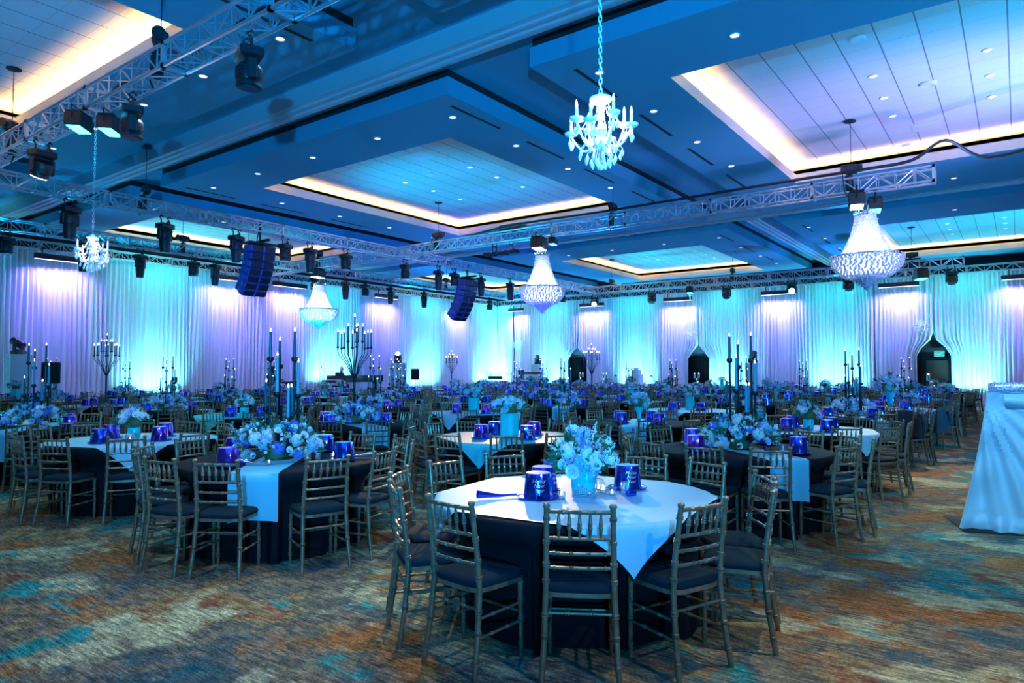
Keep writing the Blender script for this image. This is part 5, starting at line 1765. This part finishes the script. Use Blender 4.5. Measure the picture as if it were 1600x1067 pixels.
def mic(x, y, h, label, z0=.34):
    e = empty('microphone_stand', (x, y, z0), R.uniform(0, 3), label, 'microphone stand')
    MB().lathe([(.13, 0), (.13, .02), (.02, .03)], 14).build('base', M_blk2, e)
    MB().tube([(0, 0, .02), (0, 0, h)], .011, 6).build('pole', M_blk2, e)
    MB().tube([(0, 0, h), (.14, 0, h + .12)], .008, 6).build('boom', M_blk2, e)
    MB().lathe([(.014, -.09), (.016, 0), (.027, .02), (.027, .05), (.01, .065)], 10, (.16, 0, h + .14)).build('microphone', M_silv, e)


mic(20.2, 25.8, 1.3, 'thin microphone stand between the keyboard and the piano')
mic(24.5, 25.9, 1.4, 'thin microphone stand beyond the piano tail')
pl = empty('light_stand', (12.6, 24.6, 0), .4, 'small par light on a thin stand before the turquoise curtain', 'light stand')
MB().tube([(0, 0, .1), (0, 0, 1.2)], .014, 6).build('pole', M_blk2, pl)
for q in range(3):
    a = q * 2.1; MB().tube([(0, 0, .5), (.35 * math.cos(a), .35 * math.sin(a), .01)], .01, 5).build('leg', M_blk2, pl)
MB().lathe([(.05, 1.17), (.1, 1.2), (.11, 1.36), (.09, 1.36)], 14).build('lamp_can', M_blk, pl)
w_ = empty('floor_monitor', (17.0, 25.2, 0), 3.6, 'black wedge floor monitor in front of the keyboard player', 'floor monitor')
wm = MB(); wm.add([(-.35, -.2, 0), (.35, -.2, 0), (.35, .3, 0), (-.35, .3, 0), (-.35, -.12, .62), (.35, -.12, .62), (.35, .06, .66), (-.35, .06, .66)], [(3, 2, 1, 0), (0, 1, 5, 4), (1, 2, 6, 5), (2, 3, 7, 6), (3, 0, 4, 7), (4, 5, 6, 7)])
wm.build('cabinet', M_blk, w_, smooth=False)
MB().box((0, -.17, .31), (.6, .01, .5), M=Matrix.Rotation(-.13, 4, 'X')).build('grille', M_slot, w_, smooth=False)
# tiered tower and boxes by the doorway wall
tw = empty('tiered_tower', (35.2, 17.4, 0), 0, 'pale stepped tower standing between first and middle doorways', 'display tower')
for z, h_, w2 in ((0, .95, .8), (.95, .45, .6), (1.4, .25, .42), (1.65, .12, .2)):
    MB().bbox((0, 0, z + h_ / 2), (w2, w2, h_), .01).build('tier', MATS['pale_plinth'], tw)
for (x, y, w2, h_, l) in ((35.4, 15.9, 1.5, .85, 'pale draped service table after the stepped tower'), (35.4, 19.0, 1.6, .82, 'pale draped service table before the stepped tower'), (35.3, 9.3, 1.4, .9, 'teal draped box table near the exit side of the tall candles')):
    e = empty('service_table', (x, y, 0), 0, l, 'service table')
    MB().bbox((0, 0, h_ / 2), (.7, w2, h_), .03).build('drapery', MATS['pale_plinth'], e)
    MB().bbox((0, 0, h_ + .012), (.74, w2 + .04, .024), .01).build('tabletop', M_dl, e)
for (x, y, h_, l) in ((35.3, 19.4, .3, 'folded dark lamp stand on the table before the tower'), (35.3, 18.7, .35, 'small angled desk lamp next to the stepped tower'), (35.3, 16.3, .3, 'small angled lamp on the table after the tower')):
    e = empty('desk_lamp', (x, y, .845 if y > 17 else .875), R.uniform(0, 3), l, 'desk lamp')
    MB().lathe([(.08, 0), (.08, .02), (.01, .03)], 12).build('base', M_blk2, e)
    MB().tube([(0, 0, .02), (.05, 0, h_), (.2, 0, h_ + .15)], .012, 6).build('arm', M_blk2, e)
    MB().lathe([(.03, .1), (.05, .06), (.11, 0)], 12, (.2, 0, h_ + .08)).build('lamp_shade', M_blk, e)

# ------------------------------------------------------------------ draped counter at the aisle
dc = empty('draped_counter', (0, 0, 0), 0, 'tall counter covered in ice-blue draped fabric beside the aisle', 'draped counter')
MB().box((9.0, -.75, .66), (.8, 1.9, 1.3)).build('counter_body', M_blk, dc, smooth=False)
b = MB()
yt, yb = .27, .50


def cloth_f(u, v):
    z = 1.37 * v + .015
    flare = (1 - v) ** 1.3
    y0 = yt + (yb - yt) * flare
    y = y0 + (-2.0 - y0) * u
    # folds radiate from the top corner near the aisle
    ang = math.atan2(1.37 - z + .05, (yt + .06 - y) + .02)
    fold = .045 * math.sin(ang * 26 + 1.5 * math.sin(ang * 5)) * min(1, (1.5 - z) * 1.4) * math.exp(-max(0, yt - y) * .9)
    fold += .02 * math.sin(y * 17 + z * 3) * flare
    x = 8.52 - .16 * flare - fold - .02 * math.sin(z * 14) * math.exp(-((u - .03) * 30) ** 2)
    if z < .12: x -= .03 * math.sin(y * 40) + .03
    return (x, y, z)


b.grid(110, 34, cloth_f)
b.grid(26, 34, lambda u, v: (cloth_f(0, v)[0] + .75 * u, cloth_f(0, v)[1] + .03 * math.sin(u * 22) * (1 - v * .7), 1.37 * v + .015))
b.grid(10, 10, lambda u, v: (8.51 + .78 * u, yt + .0 - 2.27 * v, 1.387 - .01 * math.sin(v * 18) - .006 * math.sin(u * 9)))
b.build('drapery', M_bluecover, dc, smooth=60)
sw = MB()
sw.grid(40, 6, lambda u, v: (8.50 - .05 * math.sin(PI * v) , yt - .14 - 1.9 * u, 1.365 - .13 * v - .03 * math.sin(u * 9) * v))
sw.build('swag', M_bluecover, dc, smooth=60)
r_ = empty('sequined_roll', (8.68, .1, 1.432), 0, 'long pink sequined roll lying along the top of the draped counter', 'fabric roll')
MB().tube([(0, .12, 0), (0, -.9, .003), (0, -2.0, .0)], [.048, .048, .048], 18).build('roll', M_seq, r_)
MB().tube([(0, .17, 0), (0, .11, 0)], [.035, .06], 18).build('end_knot', M_seq, r_)
pb = MB().bbox((8.62, .36, .006), (.8, .5, .012), .004, rz=.3).build('base_plate', M_dark)
tag(pb, 'dark steel base plate under the corner of the blue draped counter', 'base plate')

# jackets left on chairs
def jacket(x, y, rz, label):
    e = empty('jacket', (x, y, 0), rz, label, 'jacket', 'dark jackets over chair backs')
    b = MB()

    def fn(u, v):
        a = (u - .5) * 2; s = v * 2 - 1
        z = .94 - abs(s) ** 1.5 * .42 - .05 * a * a
        return (a * (.24 + .02 * math.sin(v * 9)), -.235 + s * .05 * (1 + .4 * abs(s)) + .015 * math.sin(u * 12), z)
    b.grid(14, 12, fn); b.build('cloth', M_suit, e, smooth=60)
    m = MB()
    for s in (-1, 1): m.tube([(s * .22, -.26, .88), (s * .27, -.27, .7), (s * .25, -.26, .5)], [.05, .055, .04], 8)
    m.build('sleeve', M_suit, e)


jacket(12.95, 1.55, PI * 1.1 - PI / 2 - .2, 'dark jacket over a chair at the fourth aisle table, towards the front')
jacket(14.6, 1.4, -.3 + PI * 0, 'dark jacket over a chair back by the aisle, farther along')
